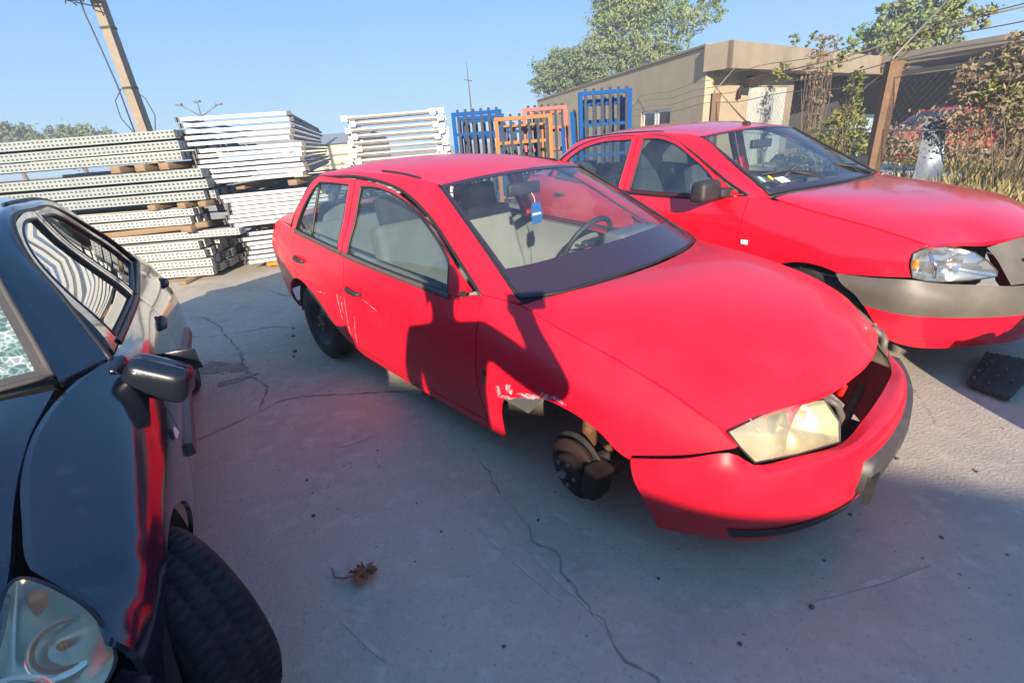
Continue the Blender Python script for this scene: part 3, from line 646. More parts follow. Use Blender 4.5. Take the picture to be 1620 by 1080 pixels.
# front suspension where the wheel is gone: disc, hub, caliper, strut
for s in (-1, 1):
    e = empty('front_hub', (0, s*.725, .275), (0, 0, R(-8))); e.parent = fab
    d = MB().lathe([(.05, s*.012), (.128, s*.012), (.130, s*.008), (.130, -s*.012), (.05, -s*.014)], 40); d.lathe([(.075, s*.012), (.075, s*.045), (.068, s*.05), (.03, s*.05), (.03, s*.062), (.001, s*.062)], 32); d.build('brake_disc', M['hub_rust'], e, True)
    bl = MB()
    for k in range(5):
        t = 2*math.pi*k/5; bl.lathe([(.009, s*.048), (.009, s*.056), (.001, s*.056)], 8, 'y', (.05*math.cos(t), 0, .05*math.sin(t)))
    bl.lathe([(.018, s*.06), (.016, s*.075), (.001, s*.075)], 12); bl.build('hub_bolt', M['steel'], e)
    c = rbox('brake_caliper', (.075, .10, .145), (.12, -s*.005, .02), M['hub_rust'], e, .02, 3, (0, R(12), 0)); rbox('caliper_bracket', (.045, .09, .19), (.085, -s*.05, 0), M['under'], e, .015, 2)
    ds = MB().lathe([(.125, -s*.02), (.15, -s*.022), (.15, -s*.03), (.03, -s*.034)], 30); ds.build('dust_shield', M['under'], e, True)
    MB().tube([(-.01, -s*.08, .0), (-.04, -s*.12, .22), (-.06, -s*.15, .42)], [.035, .03, .028]).tube([(-.01, -s*.05, -.10), (-.02, -s*.3, -.08), (-.04, -s*.45, -.06)], .022).tube([(0, -s*.03, 0), (0, -s*.5, .02)], .018).build('suspension_strut', M['rust'], e, True)
    lo = MB().lathe([(.05, -s*.06), (.055, -s*.14)], 14); lo.build('wheel_bearing', M['under'], e, True)
MB().tube([(.10, -.60, .50), (.12, -.58, .46), (.08, -.60, .44), (.13, -.62, .41), (.06, -.60, .39), (.12, -.6, .37)], .010).tube([(.02, -.62, .53), (.10, -.6, .49), (.16, -.62, .42)], .007).build('brake_hose', M['steel'], fab, True)
for s in (-1, 1): build_wheel(fab, (-2.458, s*.685, .281+.0), .283, .165, s)
# cards, mirror triangle
sl_ = MB(); sl_.tube([(-.92, 0, 1.215), (-.91, .01, 1.19), (-.905, .01, 1.165)], .002)
af = MB(); af.add([(-.90, -.03+.01, 1.165), (-.90, .03+.01, 1.165), (-.895, .045+.01, 1.10), (-.895, .035+.01, 1.05), (-.895, -.035+.01, 1.05), (-.895, -.045+.01, 1.10)], [(0, 1, 2, 3, 4, 5)])
af.add([(x+.004, y, z) for x, y, z in af.v[:6]], [(5, 4, 3, 2, 1, 0)]+[(i-6, (i+1) % 6-6, (i+1) % 6, i) for i in range(6)])
afr = empty('air_freshener', (0, 0, 0)); 
def to_world(o, car): 
    o.matrix_world = car_mat(car) @ o.matrix_world
def car_mat(c): return Matrix.Translation(c.location) @ c.rotation_euler.to_matrix().to_4x4()
tag(afr, 'blue air freshener hanging from the rear view mirror of the faded red car', 'air freshener')
a1 = af.build('scent_card', M['blue_card'], afr); MB().box(-.8925, -.8895, -.025, .04, 1.098, 1.110).build('card_print', M['white_card'], a1); sl_.build('hanging_string', M['white_card'], afr)
afr.matrix_world = car_mat(fab)
MB().tube([(-.66, .30, .90), (-.72, .45, .92)], .012).tube([(-.70, .12, .93), (-.72, .2, .90), (-.76, .25, .88)], .01).build('loose_wiring', M['under'], fab, True)
rbox('instrument_pod', (.14, .34, .11), (-.50, .35, .95), M['dash'], fab, .03, 3)
rbox('hazard_switch', (.012, .04, .02), (-.535, .02, .95), M['red_plastic'], fab, .004, 1)

# ================================================================== the red saloon with grey bumpers behind it
D = dict(paint='logan_red', wb=2.63, hubz=.30, arch_r=.35, track_o=.83, floor=(-.40, -3.25, .70), fz=.25, belt_z=.99, dashw=.69, dx=.04, seatm='dark', seat_x=-1.45, seat_dz=.07, dark_head=True,
    mir=(-.98, 1.27), frit=.07, beltmat='seal', recess='logan_red', ditch=.42)
D['L'] = [
 [(.62, .60, .24), (.45, .78, .25), (-.40, .80, .22), (-1.6, .80, .22), (-2.9, .80, .28), (-3.42, .68, .36)],
 [(.62, .66, .36), (.42, .815, .38), (-.40, .85, .37), (-1.6, .855, .37), (-2.9, .84, .42), (-3.45, .70, .46)],
 [(.62, .70, .50), (.30, .850, .50), (-.20, .865, .53), (-1.6, .87, .54), (-2.9, .85, .56), (-3.47, .71, .60)],
 [(.62, .70, .62), (.482, .784, .628), (.152, .868, .66), (-.2, .872, .68), (-.5, .870, .70), (-1.6, .875, .74), (-2.9, .845, .78), (-3.47, .71, .78)],
 [(.62, .66, .69), (.48, .768, .73), (.30, .808, .78), (.1, .822, .81), (-.2, .832, .84), (-.5, .845, .865), (-1.6, .855, .87), (-2.9, .82, .92), (-3.46, .69, .90)],
 [(.62, .64, .74), (.508, .724, .796), (.356, .743, .839), (.126, .735, .882), (-.137, .728, .926), (-.381, .735, .975), (-.5, .782, .995), (-.76, .798, .968), (-1.5, .806, .955), (-2.4, .79, 1.03), (-2.9, .75, 1.06), (-3.44, .64, 1.02)]]
D['G'] = [
 [(-.5, .800, .94), (-1.7, .808, .94), (-2.5, .795, 1.00), (-3.0, .74, 1.03)],
 [(-.5, .784, 1.02), (-1.7, .790, 1.01), (-2.5, .775, 1.05), (-3.0, .72, 1.06)],
 [(-.5, .733, 1.12), (-1.7, .742, 1.12), (-2.5, .738, 1.15), (-3.0, .68, 1.15)],
 [(-.5, .668, 1.26), (-1.7, .680, 1.26), (-2.5, .675, 1.26), (-3.0, .62, 1.24)],
 [(-.5, .622, 1.38), (-1.7, .634, 1.385), (-2.5, .615, 1.37), (-3.0, .56, 1.34)]]
D['hood'] = [
 [(-.37, .712, .976), (-.137, .724, .926), (.126, .735, .882), (.356, .743, .838), (.508, .724, .797)],
 [(-.345, .64, .990), (-.12, .65, .955), (.14, .66, .910), (.38, .66, .862), (.542, .645, .796)],
 [(-.32, .54, .996), (-.10, .55, .972), (.16, .555, .932), (.41, .55, .882), (.578, .54, .792)],
 [(-.30, .43, .998), (-.05, .43, .980), (.20, .43, .944), (.45, .43, .890), (.626, .427, .780)],
 [(-.28, .3, 1.0), (0, .3, .982), (.25, .3, .950), (.50, .3, .892), (.698, .305, .794)],
 [(-.265, .15, 1.002), (.02, .15, .984), (.28, .15, .955), (.54, .15, .895), (.735, .15, .804)],
 [(-.26, 0, 1.003), (.02, 0, .985), (.3, 0, .955), (.55, 0, .896), (.75, 0, .806)]]
D['ws'] = [
 [(-.425, .692, .995), (-.57, .668, 1.078), (-.75, .638, 1.176), (-1.085, .582, 1.358)],
 [(-.375, .55, 1.004), (-.55, .52, 1.10), (-.75, .50, 1.205), (-1.05, .46, 1.372)],
 [(-.33, .3, 1.01), (-.53, .29, 1.118), (-.74, .28, 1.232), (-1.01, .26, 1.386)],
 [(-.30, 0, 1.012), (-.51, 0, 1.125), (-.73, 0, 1.242), (-.99, 0, 1.394)]]
D['roof'] = [
 [(-1.10, .575, 1.364), (-1.4, .56, 1.398), (-1.8, .555, 1.412), (-2.2, .56, 1.402), (-2.60, .555, 1.355)],
 [(-1.06, .44, 1.380), (-1.4, .44, 1.425), (-1.8, .44, 1.440), (-2.2, .44, 1.430), (-2.62, .44, 1.376)],
 [(-1.02, .25, 1.393), (-1.4, .25, 1.444), (-1.8, .25, 1.460), (-2.2, .25, 1.450), (-2.64, .25, 1.392)],
 [(-1.00, 0, 1.400), (-1.4, 0, 1.452), (-1.8, 0, 1.468), (-2.2, 0, 1.458), (-2.65, 0, 1.398)]]
D['rail'] = [
 [(-.41, .697, .978), (-.57, .676, 1.070), (-.75, .646, 1.170), (-1.09, .590, 1.358), (-1.4, .567, 1.402), (-1.8, .562, 1.415), (-2.2, .566, 1.405), (-2.60, .562, 1.355), (-2.80, .575, 1.22), (-3.0, .60, 1.07)],
 [(-.47, .738, .985), (-.62, .712, 1.062), (-.80, .682, 1.150), (-1.10, .628, 1.308), (-1.4, .598, 1.398), (-1.8, .594, 1.410), (-2.2, .598, 1.400), (-2.60, .605, 1.340), (-2.82, .635, 1.21), (-3.0, .68, 1.06)],
 [(-.50, .772, .99), (-.67, .748, 1.060), (-.84, .710, 1.140), (-1.10, .658, 1.268), (-1.36, .618, 1.372), (-1.75, .610, 1.396), (-2.2, .616, 1.388), (-2.52, .640, 1.318), (-2.76, .70, 1.18), (-2.86, .752, 1.05)]]
D['rw'] = [[(-2.62, .548, 1.352), (-2.80, .56, 1.22), (-3.0, .585, 1.075)], [(-2.66, .3, 1.385), (-2.86, .31, 1.24), (-3.07, .32, 1.09)], [(-2.67, 0, 1.394), (-2.88, 0, 1.25), (-3.10, 0, 1.095)]]
D['deck'] = [[(-2.9, .75, 1.058), (-3.1, .72, 1.055), (-3.35, .66, 1.035), (-3.45, .63, .98)], [(-3.06, .55, 1.085), (-3.2, .54, 1.08), (-3.42, .50, 1.05), (-3.52, .48, 1.0)], [(-3.12, 0, 1.095), (-3.25, 0, 1.09), (-3.48, 0, 1.06), (-3.57, 0, 1.0)]]
D['tail'] = [[(-3.38, .71, .98), (-3.46, .63, .98), (-3.55, .3, .99), (-3.57, 0, .99)], [(-3.38, .74, .78), (-3.50, .64, .76), (-3.58, .3, .76), (-3.60, 0, .76)], [(-3.28, .78, .58), (-3.52, .66, .56), (-3.62, .3, .56), (-3.64, 0, .56)], [(-3.1, .79, .36), (-3.44, .66, .33), (-3.54, .3, .32), (-3.56, 0, .32)]]
sA = seg([(-.50, .992), (-.492, .86), (-.50, .676), (-.50, .50), (-.49, .30)]); hoodl = seg([(.508, .791), (.356, .834), (.126, .877), (-.137, .921), (-.37, .968), (-.50, .992)])
D['fender'] = poly(hoodl, sA, seg([(-.49, .30), (-.49, .23), (-.42, .23)], .03, False), seg([(-.42, .23), (-.40, .35), (-.34, .48), (-.22, .58), (-.05, .637), (.08, .632), (.17, .608)]), seg([(.17, .608), (.32, .618), (.482, .631)]), seg([(.482, .631), (.455, .70), (.458, .762), (.508, .791)]))
sB = seg([(-1.66, .962), (-1.645, .80), (-1.63, .60), (-1.62, .40), (-1.61, .29)])
sC = seg([(-2.72, 1.048), (-2.70, .88), (-2.66, .72), (-2.58, .655)]); arcR = seg([(-2.58, .655), (-2.42, .60), (-2.30, .50), (-2.24, .38), (-2.22, .29)])
D['fdoor'] = poly(sA[::-1], seg([(-.50, .992), (-.76, .966), (-1.5, .955), (-1.66, .962)]), sB, seg([(-1.61, .29), (-.49, .30)]))
D['rdoor'] = poly(sB[::-1], seg([(-1.66, .962), (-2.4, 1.027), (-2.72, 1.048)]), sC, arcR, seg([(-2.22, .29), (-1.61, .29)]))
D['sill'] = poly(seg([(-.49, .30), (-1.61, .29), (-2.22, .29)]), seg([(-2.22, .29), (-2.2, .23)]), seg([(-2.2, .23), (-1.4, .215), (-.49, .23)]), seg([(-.49, .23), (-.49, .30)]))
D['quarter'] = poly(seg([(-2.72, 1.048), (-2.9, 1.056), (-3.2, 1.04), (-3.42, 1.015)]), seg([(-3.42, 1.015), (-3.44, .75), (-3.43, .50), (-3.38, .38)]), seg([(-3.38, .38), (-3.0, .33), (-2.98, .33)]), seg([(-2.98, .33), (-2.95, .48), (-2.85, .60), (-2.70, .66), (-2.58, .655)]), sC[::-1])
D['fframe'] = poly(seg([(-1.685, 1.396), (-1.5, 1.39), (-1.32, 1.362), (-1.10, 1.262), (-.86, 1.135), (-.68, 1.045), (-.55, .99)]), seg([(-.55, .99), (-.76, .962), (-1.66, .958)]), seg([(-1.66, .958), (-1.685, 1.396)]))
D['fwin'] = poly(seg([(-1.615, 1.362), (-1.45, 1.358), (-1.30, 1.325), (-1.06, 1.215), (-.90, 1.132), (-.79, 1.06)]), seg([(-.79, 1.06), (-.765, .985)]), seg([(-.765, .985), (-1.2, .972), (-1.595, .976)]), seg([(-1.595, .976), (-1.615, 1.362)]))
D['rframe'] = poly(seg([(-1.690, 1.396), (-2.2, 1.380), (-2.50, 1.312), (-2.72, 1.185), (-2.80, 1.09), (-2.81, 1.052)]), seg([(-2.81, 1.052), (-2.4, 1.022), (-1.665, .958)]), seg([(-1.665, .958), (-1.690, 1.396)]))
D['rwin'] = poly(seg([(-1.755, 1.362), (-2.18, 1.345), (-2.42, 1.29), (-2.60, 1.19), (-2.70, 1.09), (-2.71, 1.065)]), seg([(-2.71, 1.065), (-2.4, 1.042), (-1.74, .980)]), seg([(-1.74, .980), (-1.755, 1.362)]))
D['belt'] = [seg([(-.76, .963), (-1.2, .952), (-1.655, .957)]), seg([(-1.67, .962), (-2.2, 1.01), (-2.70, 1.045)])]
D['handles'] = [(-1.53, .86), (-2.50, .90)]
lgn, DL, DG = build_car(D, 'saloon_car', (2.572, 3.1766, 0), (0, 0, -1.0587))
tag(lgn, 'bright red saloon car with plain grey plastic bumper and roof aerial, parked farthest right', 'car', 'red saloon cars in the yard')
brow = [
 [(.155, .878, .612), (.33, .845, .614), (.482, .792, .622), (.56, .712, .604), (.68, .55, .586), (.785, .40, .570), (.83, .25, .560), (.85, 0, .556)],
 [(.20, .885, .56), (.34, .86, .555), (.49, .806, .55), (.595, .712, .535), (.70, .56, .52), (.805, .40, .51), (.865, .24, .505), (.885, 0, .505)],
 [(.27, .870, .51), (.36, .852, .50), (.495, .805, .49), (.605, .705, .478), (.71, .555, .466), (.815, .395, .460), (.875, .23, .455), (.895, 0, .455)],
 [(.313, .852, .455), (.39, .832, .44), (.495, .790, .428), (.610, .680, .418), (.715, .535, .410), (.82, .385, .412), (.872, .22, .412), (.888, 0, .412)]]
gb, GLo = front_bumper(lgn, brow, 'grey_plastic', 'bumper_band')
brow2 = [
 [(.318, .846, .452), (.39, .828, .438), (.493, .785, .426), (.607, .676, .416), (.712, .532, .408), (.817, .382, .410), (.869, .22, .410), (.885, 0, .410)],
 [(.36, .835, .39), (.43, .815, .37), (.51, .765, .355), (.615, .655, .345), (.72, .51, .345), (.825, .36, .348), (.868, .21, .35), (.884, 0, .35)],
 [(.40, .820, .33), (.45, .797, .31), (.52, .745, .29), (.62, .630, .28), (.725, .488, .285), (.835, .33, .295), (.87, .2, .30), (.885, 0, .30)],
 [(.43, .79, .275), (.46, .765, .255), (.52, .715, .232), (.61, .605, .216), (.71, .47, .225), (.83, .31, .245), (.86, .19, .25), (.872, 0, .25)]]
b2, B2 = front_bumper(lgn, brow2, 'logan_red', 'front_bumper')
bp = b2
def bdisc(lo, uc, vc, ru, rv, off, m, name):
    n = 26; vs = []
    e = 1e-3
    for i in range(n):
        t = 2*math.pi*i/n; u, v = uc+ru*math.cos(t), vc+rv*math.sin(t); p = lo(u, v); nn = (lo(u+e, v)-p).cross(lo(u, v+e)-p).normalized()
        vs.append(p+nn*off*(1 if nn.x > 0 else -1))
    return mk(name, vs, [tuple(range(n))], M[m], bp)
bdisc(B2, .335, .52, .030, .20, .003, 'logan_red', 'fog_lamp_recess'); bdisc(B2, .665, .52, .030, .20, .003, 'logan_red', 'fog_lamp_recess')
bstrip('lower_grille', .405, .595, .22, .62, .004, 'black_plastic', lo=B2)
gm_ = MB()
for k in range(5):
    v = .26+.075*k; gm_.tube([B2(u, v)+Vector((.010, 0, 0)) for u in np.linspace(.41, .59, 16)], .004, 5)
for k in range(22):
    u = .412+.0083*k; gm_.tube([B2(u, .24)+Vector((.010, 0, 0)), B2(u, .60)+Vector((.010, 0, 0))], .003, 4)
gm_.build('grille_mesh', M['grey_plastic'], bp)
gr = [[(.640, .42, .752), (.700, .312, .782), (.742, .17, .797), (.758, 0, .802)], [(.690, .415, .70), (.745, .29, .72), (.785, .15, .728), (.80, 0, .73)], [(.735, .41, .635), (.785, .28, .65), (.82, .15, .655), (.835, 0, .655)], [(.775, .400, .572), (.815, .26, .566), (.845, .14, .562), (.856, 0, .56)]]
vs, fs = grid_mesh(Loft([r+[(p[0], -p[1], p[2]) for p in reversed(r[:-1])] for r in gr]).grid(34, 10)); grl = mk('grille_panel', vs, fs, M['grey_plastic'], lgn)
rbox('badge_bar', (.02, .42, .035), (.797, 0, .745), M['chrome'], grl, .008, 2)
GL_ = Loft([r+[(p[0], -p[1], p[2]) for p in reversed(r[:-1])] for r in gr])
for vv in (.50, .68): MB().tube([GL_(u, vv)+Vector((.004, 0, 0)) for u in np.linspace(.14, .86, 20)], .010, 6).build('grille_slot', M['seal'], grl, True)
ho2 = dense([(.484, .783, .633), (.462, .782, .70), (.457, .777, .757), (.508, .722, .792), (.545, .660, .785), (.583, .58, .768), (.622, .500, .738), (.672, .452, .690), (.712, .425, .640), (.716, .424, .612), (.650, .56, .605), (.580, .690, .608), (.53, .75, .618)])
for s in (-1, 1):
    e, ln, c, o = headlight(lgn, ho2, (.575, .615, .685, .72, .42, .2), 'reflector', s, .022, 'lens')
    b = MB(); b.lathe([(.001, 0), (.03, .006), (.05, .025), (.056, .05)], 24, 'x', (.545, .585*s, .69)); b.build('reflector_bowl', M['reflector'], e, True)
    MB().tube([(.50, .72*s, .76), (.545, .715*s, .69), (.55, .71*s, .63)], .009, 8).build('lamp_divider', M['chrome'], e, True)
    rbox('side_marker', (.02, .03, .05), (.475, .76*s, .70), M['orange'], e, .006, 2)
    # side repeater, mirror
    p = DL(-.442, .707); rbox('side_repeater', (.050, .012, .030), (p.x, (p.y+.003)*s, p.z), M['white_card'], lgn, .005, 2)
    mr_ = empty('door_mirror', (-.72, s*.90, 1.01)); mr_.parent = lgn
    rbox('mirror_housing', (.125, .235, .135), (.0, s*.045, .02), M['black_plastic'], mr_, .05, 5, (0, 0, -s*.12), (.85, .9))
    rbox('mirror_foot', (.085, .11, .06), (.04, -s*.085, -.005), M['black_plastic'], mr_, .022, 4, (0, 0, s*.1))
    rbox('mirror_glass', (.008, .19, .10), (-.062, s*.045, .02), M['chrome'], mr_, .003, 1, (0, 0, -s*.12))
for wx in (0, -2.63):
    for s in (-1, 1): build_wheel(lgn, (wx, s*.735, .30), .30, .17, s, rimmat='steel')
w = MB()
for (x0, y0, x1, y1) in ((-.36, .45, -.42, -.10), (-.36, -.12, -.46, -.60)):
    a = Vector((x0, y0, 1.025)); b = Vector((x1, y1, 1.05)); c = a.lerp(b, .5)+Vector((-.10, 0, .07))
    q = MB(); q.tube([a, a.lerp(c, .5)+Vector((0, 0, .01)), c], [.011, .009, .007], 6); q.tube([a.lerp(b, .05)+Vector((-.08, 0, .055)), c, b+Vector((-.10, 0, .055))], .006, 5); q.build('wiper', M['black_plastic'], lgn, True)
an = empty('roof_aerial', (-1.13, 0, 1.415)); an.parent = lgn
rbox('aerial_base', (.075, .045, .030), (0, 0, .01), M['black_plastic'], an, .012, 3, (0, 0, 0), (.6, .7))
MB().tube([(0, 0, .02), (-.07, 0, .075), (-.20, 0, .19), (-.36, 0, .34)], [.007, .006, .003, .002], 6).build('aerial_rod', M['rust'], an, True)
nz = MB().lathe([(.001, .014), (.012, .010), (.014, 0)], 12, 'z', (-.05, .38, .975)); 
for (x, y, m, r) in ((-.52, -.575, 'green_card', .022), (-.515, -.475, 'yellow_card', .016)):
    wL = Loft(D['ws']+[[(p[0], -p[1], p[2]) for p in q] for q in reversed(D['ws'][:-1])])
    v = .5-y/(2*.66); u = .20; n = 18
    mk('windshield_sticker', [wL(u+r*1.7*math.sin(2*math.pi*i/n)*1.3, v+r*.75*math.cos(2*math.pi*i/n))+Vector((.001, 0, .004)) for i in range(n)], [tuple(range(n))], M[m], lgn, False)
mk('windshield_sticker', [wL(a, b)+Vector((.001, 0, .004)) for a, b in ((.11, .77), (.11, .83), (.19, .84), (.19, .78))], [(0, 1, 2, 3)], M['white_card'], lgn, False)

# ================================================================== the black hatchback at the left
B = dict(paint='black_paint', hb=.010, fritmat='grey_plastic', wsmat='shattered', wb=2.45, hubz=.285, arch_r=.335, track_o=.79, floor=(-.40, -2.85, .66), fz=.235, belt_z=.93, dashw=.60, dx=.06, seatm='dark', seat_x=-1.40, dark_head=True,
    mir=(-.90, 1.22), frit=.05, beltmat='seal', recess='under', handlemat='black_plastic', sidemat='black_glass', glassmat='black_glass', sealmat='grey_plastic')
B['L'] = [
 [(.62, .52, .22), (.38, .68, .225), (-.40, .765, .225), (-1.4, .765, .21), (-2.45, .765, .25), (-2.95, .68, .32)],
 [(.62, .57, .36), (.35, .735, .36), (-.40, .808, .37), (-1.4, .812, .36), (-2.45, .81, .38), (-3.0, .71, .42)],
 [(.62, .58, .50), (.36, .750, .50), (-.10, .815, .53), (-1.4, .828, .53), (-2.45, .825, .55), (-3.0, .72, .58)],
 [(.62, .58, .60), (.35, .745, .633), (.12, .79, .665), (-.15, .810, .715), (-.5, .822, .750), (-1.4, .825, .75), (-2.45, .80, .78), (-2.98, .70, .78)],
 [(.62, .56, .63), (.38, .69, .66), (.20, .718, .702), (-.1, .735, .785), (-.4, .758, .846), (-.6, .785, .856), (-1.4, .79, .86), (-2.45, .755, .88), (-2.96, .66, .87)],
 [(.62, .55, .64), (.38, .60, .69), (.16, .588, .745), (-.02, .587, .820), (-.16, .598, .872), (-.38, .655, .912), (-.56, .735, .915), (-.74, .742, .915), (-1.4, .752, .915), (-2.07, .722, .945), (-2.5, .69, .95), (-2.95, .61, .92)]]
B['G'] = [
 [(-.5, .752, .88), (-1.4, .765, .88), (-2.1, .735, .90), (-2.8, .67, .91)],
 [(-.5, .728, .96), (-1.4, .735, .96), (-2.1, .70, .97), (-2.8, .64, .97)],
 [(-.5, .648, 1.09), (-1.4, .655, 1.09), (-2.1, .635, 1.09), (-2.8, .59, 1.09)],
 [(-.5, .578, 1.20), (-1.4, .590, 1.20), (-2.1, .575, 1.19), (-2.8, .55, 1.18)],
 [(-.5, .53, 1.31), (-1.4, .545, 1.315), (-2.1, .53, 1.29), (-2.8, .50, 1.26)]]
B['hood'] = [
 [(-.375, .632, .914), (-.16, .600, .868), (-.02, .590, .818), (.16, .590, .742), (.30, .585, .702), (.45, .545, .672)],
 [(-.34, .50, .932), (-.12, .48, .90), (.02, .48, .858), (.20, .48, .788), (.36, .475, .732), (.52, .45, .682)],
 [(-.29, .25, .945), (-.06, .25, .925), (.08, .25, .888), (.26, .25, .822), (.42, .25, .752), (.58, .24, .69)],
 [(-.27, 0, .95), (-.04, 0, .932), (.10, 0, .896), (.28, 0, .832), (.44, 0, .760), (.60, 0, .695)]]
B['ws'] = [
 [(-.43, .628, .938), (-.565, .588, 1.040), (-.72, .540, 1.150), (-.93, .488, 1.285)],
 [(-.37, .48, .95), (-.52, .44, 1.062), (-.68, .40, 1.175), (-.90, .37, 1.312)],
 [(-.32, .25, .96), (-.48, .24, 1.082), (-.65, .22, 1.20), (-.87, .2, 1.335)],
 [(-.30, 0, .965), (-.46, 0, 1.09), (-.63, 0, 1.21), (-.86, 0, 1.345)]]
B['roof'] = [
 [(-.94, .482, 1.292), (-1.2, .475, 1.345), (-1.6, .472, 1.360), (-2.0, .468, 1.340), (-2.38, .46, 1.272)],
 [(-.91, .36, 1.318), (-1.2, .36, 1.370), (-1.6, .36, 1.386), (-2.0, .36, 1.366), (-2.42, .35, 1.298)],
 [(-.88, .2, 1.340), (-1.2, .2, 1.388), (-1.6, .2, 1.402), (-2.0, .2, 1.382), (-2.45, .2, 1.315)],
 [(-.87, 0, 1.350), (-1.2, 0, 1.394), (-1.6, 0, 1.408), (-2.0, 0, 1.388), (-2.46, 0, 1.32)]]
B['rail'] = [
 [(-.42, .638, .922), (-.565, .598, 1.030), (-.72, .550, 1.144), (-.93, .496, 1.284), (-1.2, .482, 1.347), (-1.6, .478, 1.362), (-2.0, .475, 1.342), (-2.38, .468, 1.272), (-2.62, .50, 1.12), (-2.82, .54, .93)],
 [(-.50, .690, .918), (-.62, .655, 1.005), (-.75, .610, 1.118), (-.92, .545, 1.246), (-1.14, .512, 1.335), (-1.6, .508, 1.352), (-2.0, .502, 1.330), (-2.32, .505, 1.262), (-2.56, .56, 1.10), (-2.72, .62, .93)],
 [(-.56, .735, .915), (-.66, .692, 1.000), (-.775, .640, 1.105), (-.90, .580, 1.205), (-1.06, .540, 1.305), (-1.5, .530, 1.336), (-1.90, .525, 1.306), (-2.12, .560, 1.215), (-2.26, .645, 1.07), (-2.30, .708, .945)]]
B['rw'] = [[(-2.40, .45, 1.270), (-2.62, .48, 1.12), (-2.84, .52, .92)], [(-2.46, .2, 1.305), (-2.70, .22, 1.15), (-2.93, .24, .93)], [(-2.48, 0, 1.315), (-2.72, 0, 1.16), (-2.95, 0, .935)]]
B['tail'] = [[(-2.93, .62, .90), (-2.98, .52, .91), (-3.02, .25, .92), (-3.03, 0, .92)], [(-2.95, .69, .72), (-3.04, .58, .72), (-3.09, .3, .72), (-3.11, 0, .72)], [(-2.88, .735, .55), (-3.06, .62, .52), (-3.14, .3, .52), (-3.16, 0, .52)], [(-2.75, .73, .34), (-3.0, .60, .32), (-3.08, .3, .30), (-3.10, 0, .30)]]
sA = seg([(-.56, .913), (-.52, .82), (-.505, .66), (-.50, .45), (-.49, .30)]); hoodl = seg([(.16, .738), (.06, .780), (-.02, .815), (-.16, .867), (-.38, .907), (-.56, .913)])
B['fender'] = poly(hoodl, sA, seg([(-.49, .30), (-.48, .225), (-.37, .23)], .03, False), seg([(-.37, .23), (-.34, .36), (-.27, .48), (-.14, .575), (.02, .612), (.18, .575), (.28, .50), (.32, .40)]), seg([(.32, .40), (.36, .58)]), seg([(.36, .58), (.352, .634), (.30, .668), (.16, .738)]))
sB = seg([(-1.42, .912), (-1.405, .80), (-1.40, .60), (-1.40, .40), (-1.40, .29)])
sC = seg([(-2.25, .943), (-2.28, .80), (-2.24, .68), (-2.16, .56), (-2.10, .42), (-2.08, .285)])
B['fdoor'] = poly(sA[::-1], seg([(-.56, .913), (-.74, .912), (-1.42, .912)]), sB, seg([(-1.40, .29), (-.49, .30)]))
B['rdoor'] = poly(sB[::-1], seg([(-1.42, .912), (-2.07, .941), (-2.25, .943)]), sC, seg([(-2.08, .285), (-1.40, .29)]))
B['sill'] = poly(seg([(-.49, .30), (-1.40, .29), (-2.08, .285)]), seg([(-2.08, .285), (-2.06, .23)]), seg([(-2.06, .23), (-1.4, .212), (-.48, .225)]), seg([(-.48, .225), (-.49, .30)]))
B['quarter'] = poly(seg([(-2.25, .943), (-2.5, .945), (-2.80, .93), (-2.95, .912)]), seg([(-2.95, .912), (-2.98, .72), (-2.97, .50), (-2.92, .36)]), seg([(-2.92, .36), (-2.80, .32)]), seg([(-2.80, .32), (-2.77, .44), (-2.68, .55), (-2.55, .62), (-2.42, .632), (-2.28, .60), (-2.16, .52), (-2.10, .42)]), seg([(-2.10, .42), (-2.16, .56), (-2.24, .68), (-2.28, .80), (-2.25, .943)]))
B['fframe'] = poly(seg([(-1.425, 1.335), (-1.24, 1.33), (-1.05, 1.295), (-.90, 1.197), (-.77, 1.092), (-.67, .99), (-.60, .91)]), seg([(-.60, .91), (-1.415, .908)]), seg([(-1.415, .908), (-1.425, 1.335)]))
B['fwin'] = poly(seg([(-1.365, 1.300), (-1.21, 1.302), (-1.06, 1.262), (-.93, 1.172), (-.82, 1.065), (-.76, .98)]), seg([(-.76, .98), (-.745, .930)]), seg([(-.745, .930), (-1.355, .928)]), seg([(-1.355, .928), (-1.365, 1.300)]))
B['rframe'] = poly(seg([(-1.430, 1.335), (-1.84, 1.300), (-2.04, 1.20), (-2.16, 1.06), (-2.20, .943)]), seg([(-2.20, .943), (-2.07, .937), (-1.42, .908)]), seg([(-1.42, .908), (-1.430, 1.335)]))
B['rwin'] = poly(seg([(-1.475, 1.300), (-1.78, 1.270), (-1.96, 1.175), (-2.06, 1.05), (-2.09, .960)]), seg([(-2.09, .960), (-1.465, .930)]), seg([(-1.465, .930), (-1.475, 1.300)]))
B['belt'] = [seg([(-.72, .912), (-1.415, .911)]), seg([(-1.43, .914), (-2.07, .940), (-2.24, .943)])]
B['handles'] = [(-1.30, .80), (-2.12, .82)]
blk, BL, BG = build_car(B, 'hatchback_car', (-1.6193, .5483, 0), (0, 0, -1.0263))
tag(blk, 'black hatchback with a shattered windscreen at the left edge of the yard', 'car')
blk_brow = [
 [(.34, .742, .575), (.40, .715, .58), (.47, .62, .60), (.56, .45, .62), (.63, .25, .63), (.65, 0, .63)],
 [(.33, .765, .48), (.43, .735, .48), (.55, .62, .48), (.65, .45, .48), (.72, .25, .48), (.74, 0, .48)],
 [(.34, .745, .34), (.43, .715, .34), (.54, .60, .33), (.64, .44, .33), (.70, .25, .33), (.72, 0, .33)],
 [(.36, .70, .235), (.44, .66, .23), (.53, .56, .22), (.60, .42, .22), (.65, .25, .22), (.67, 0, .22)]]
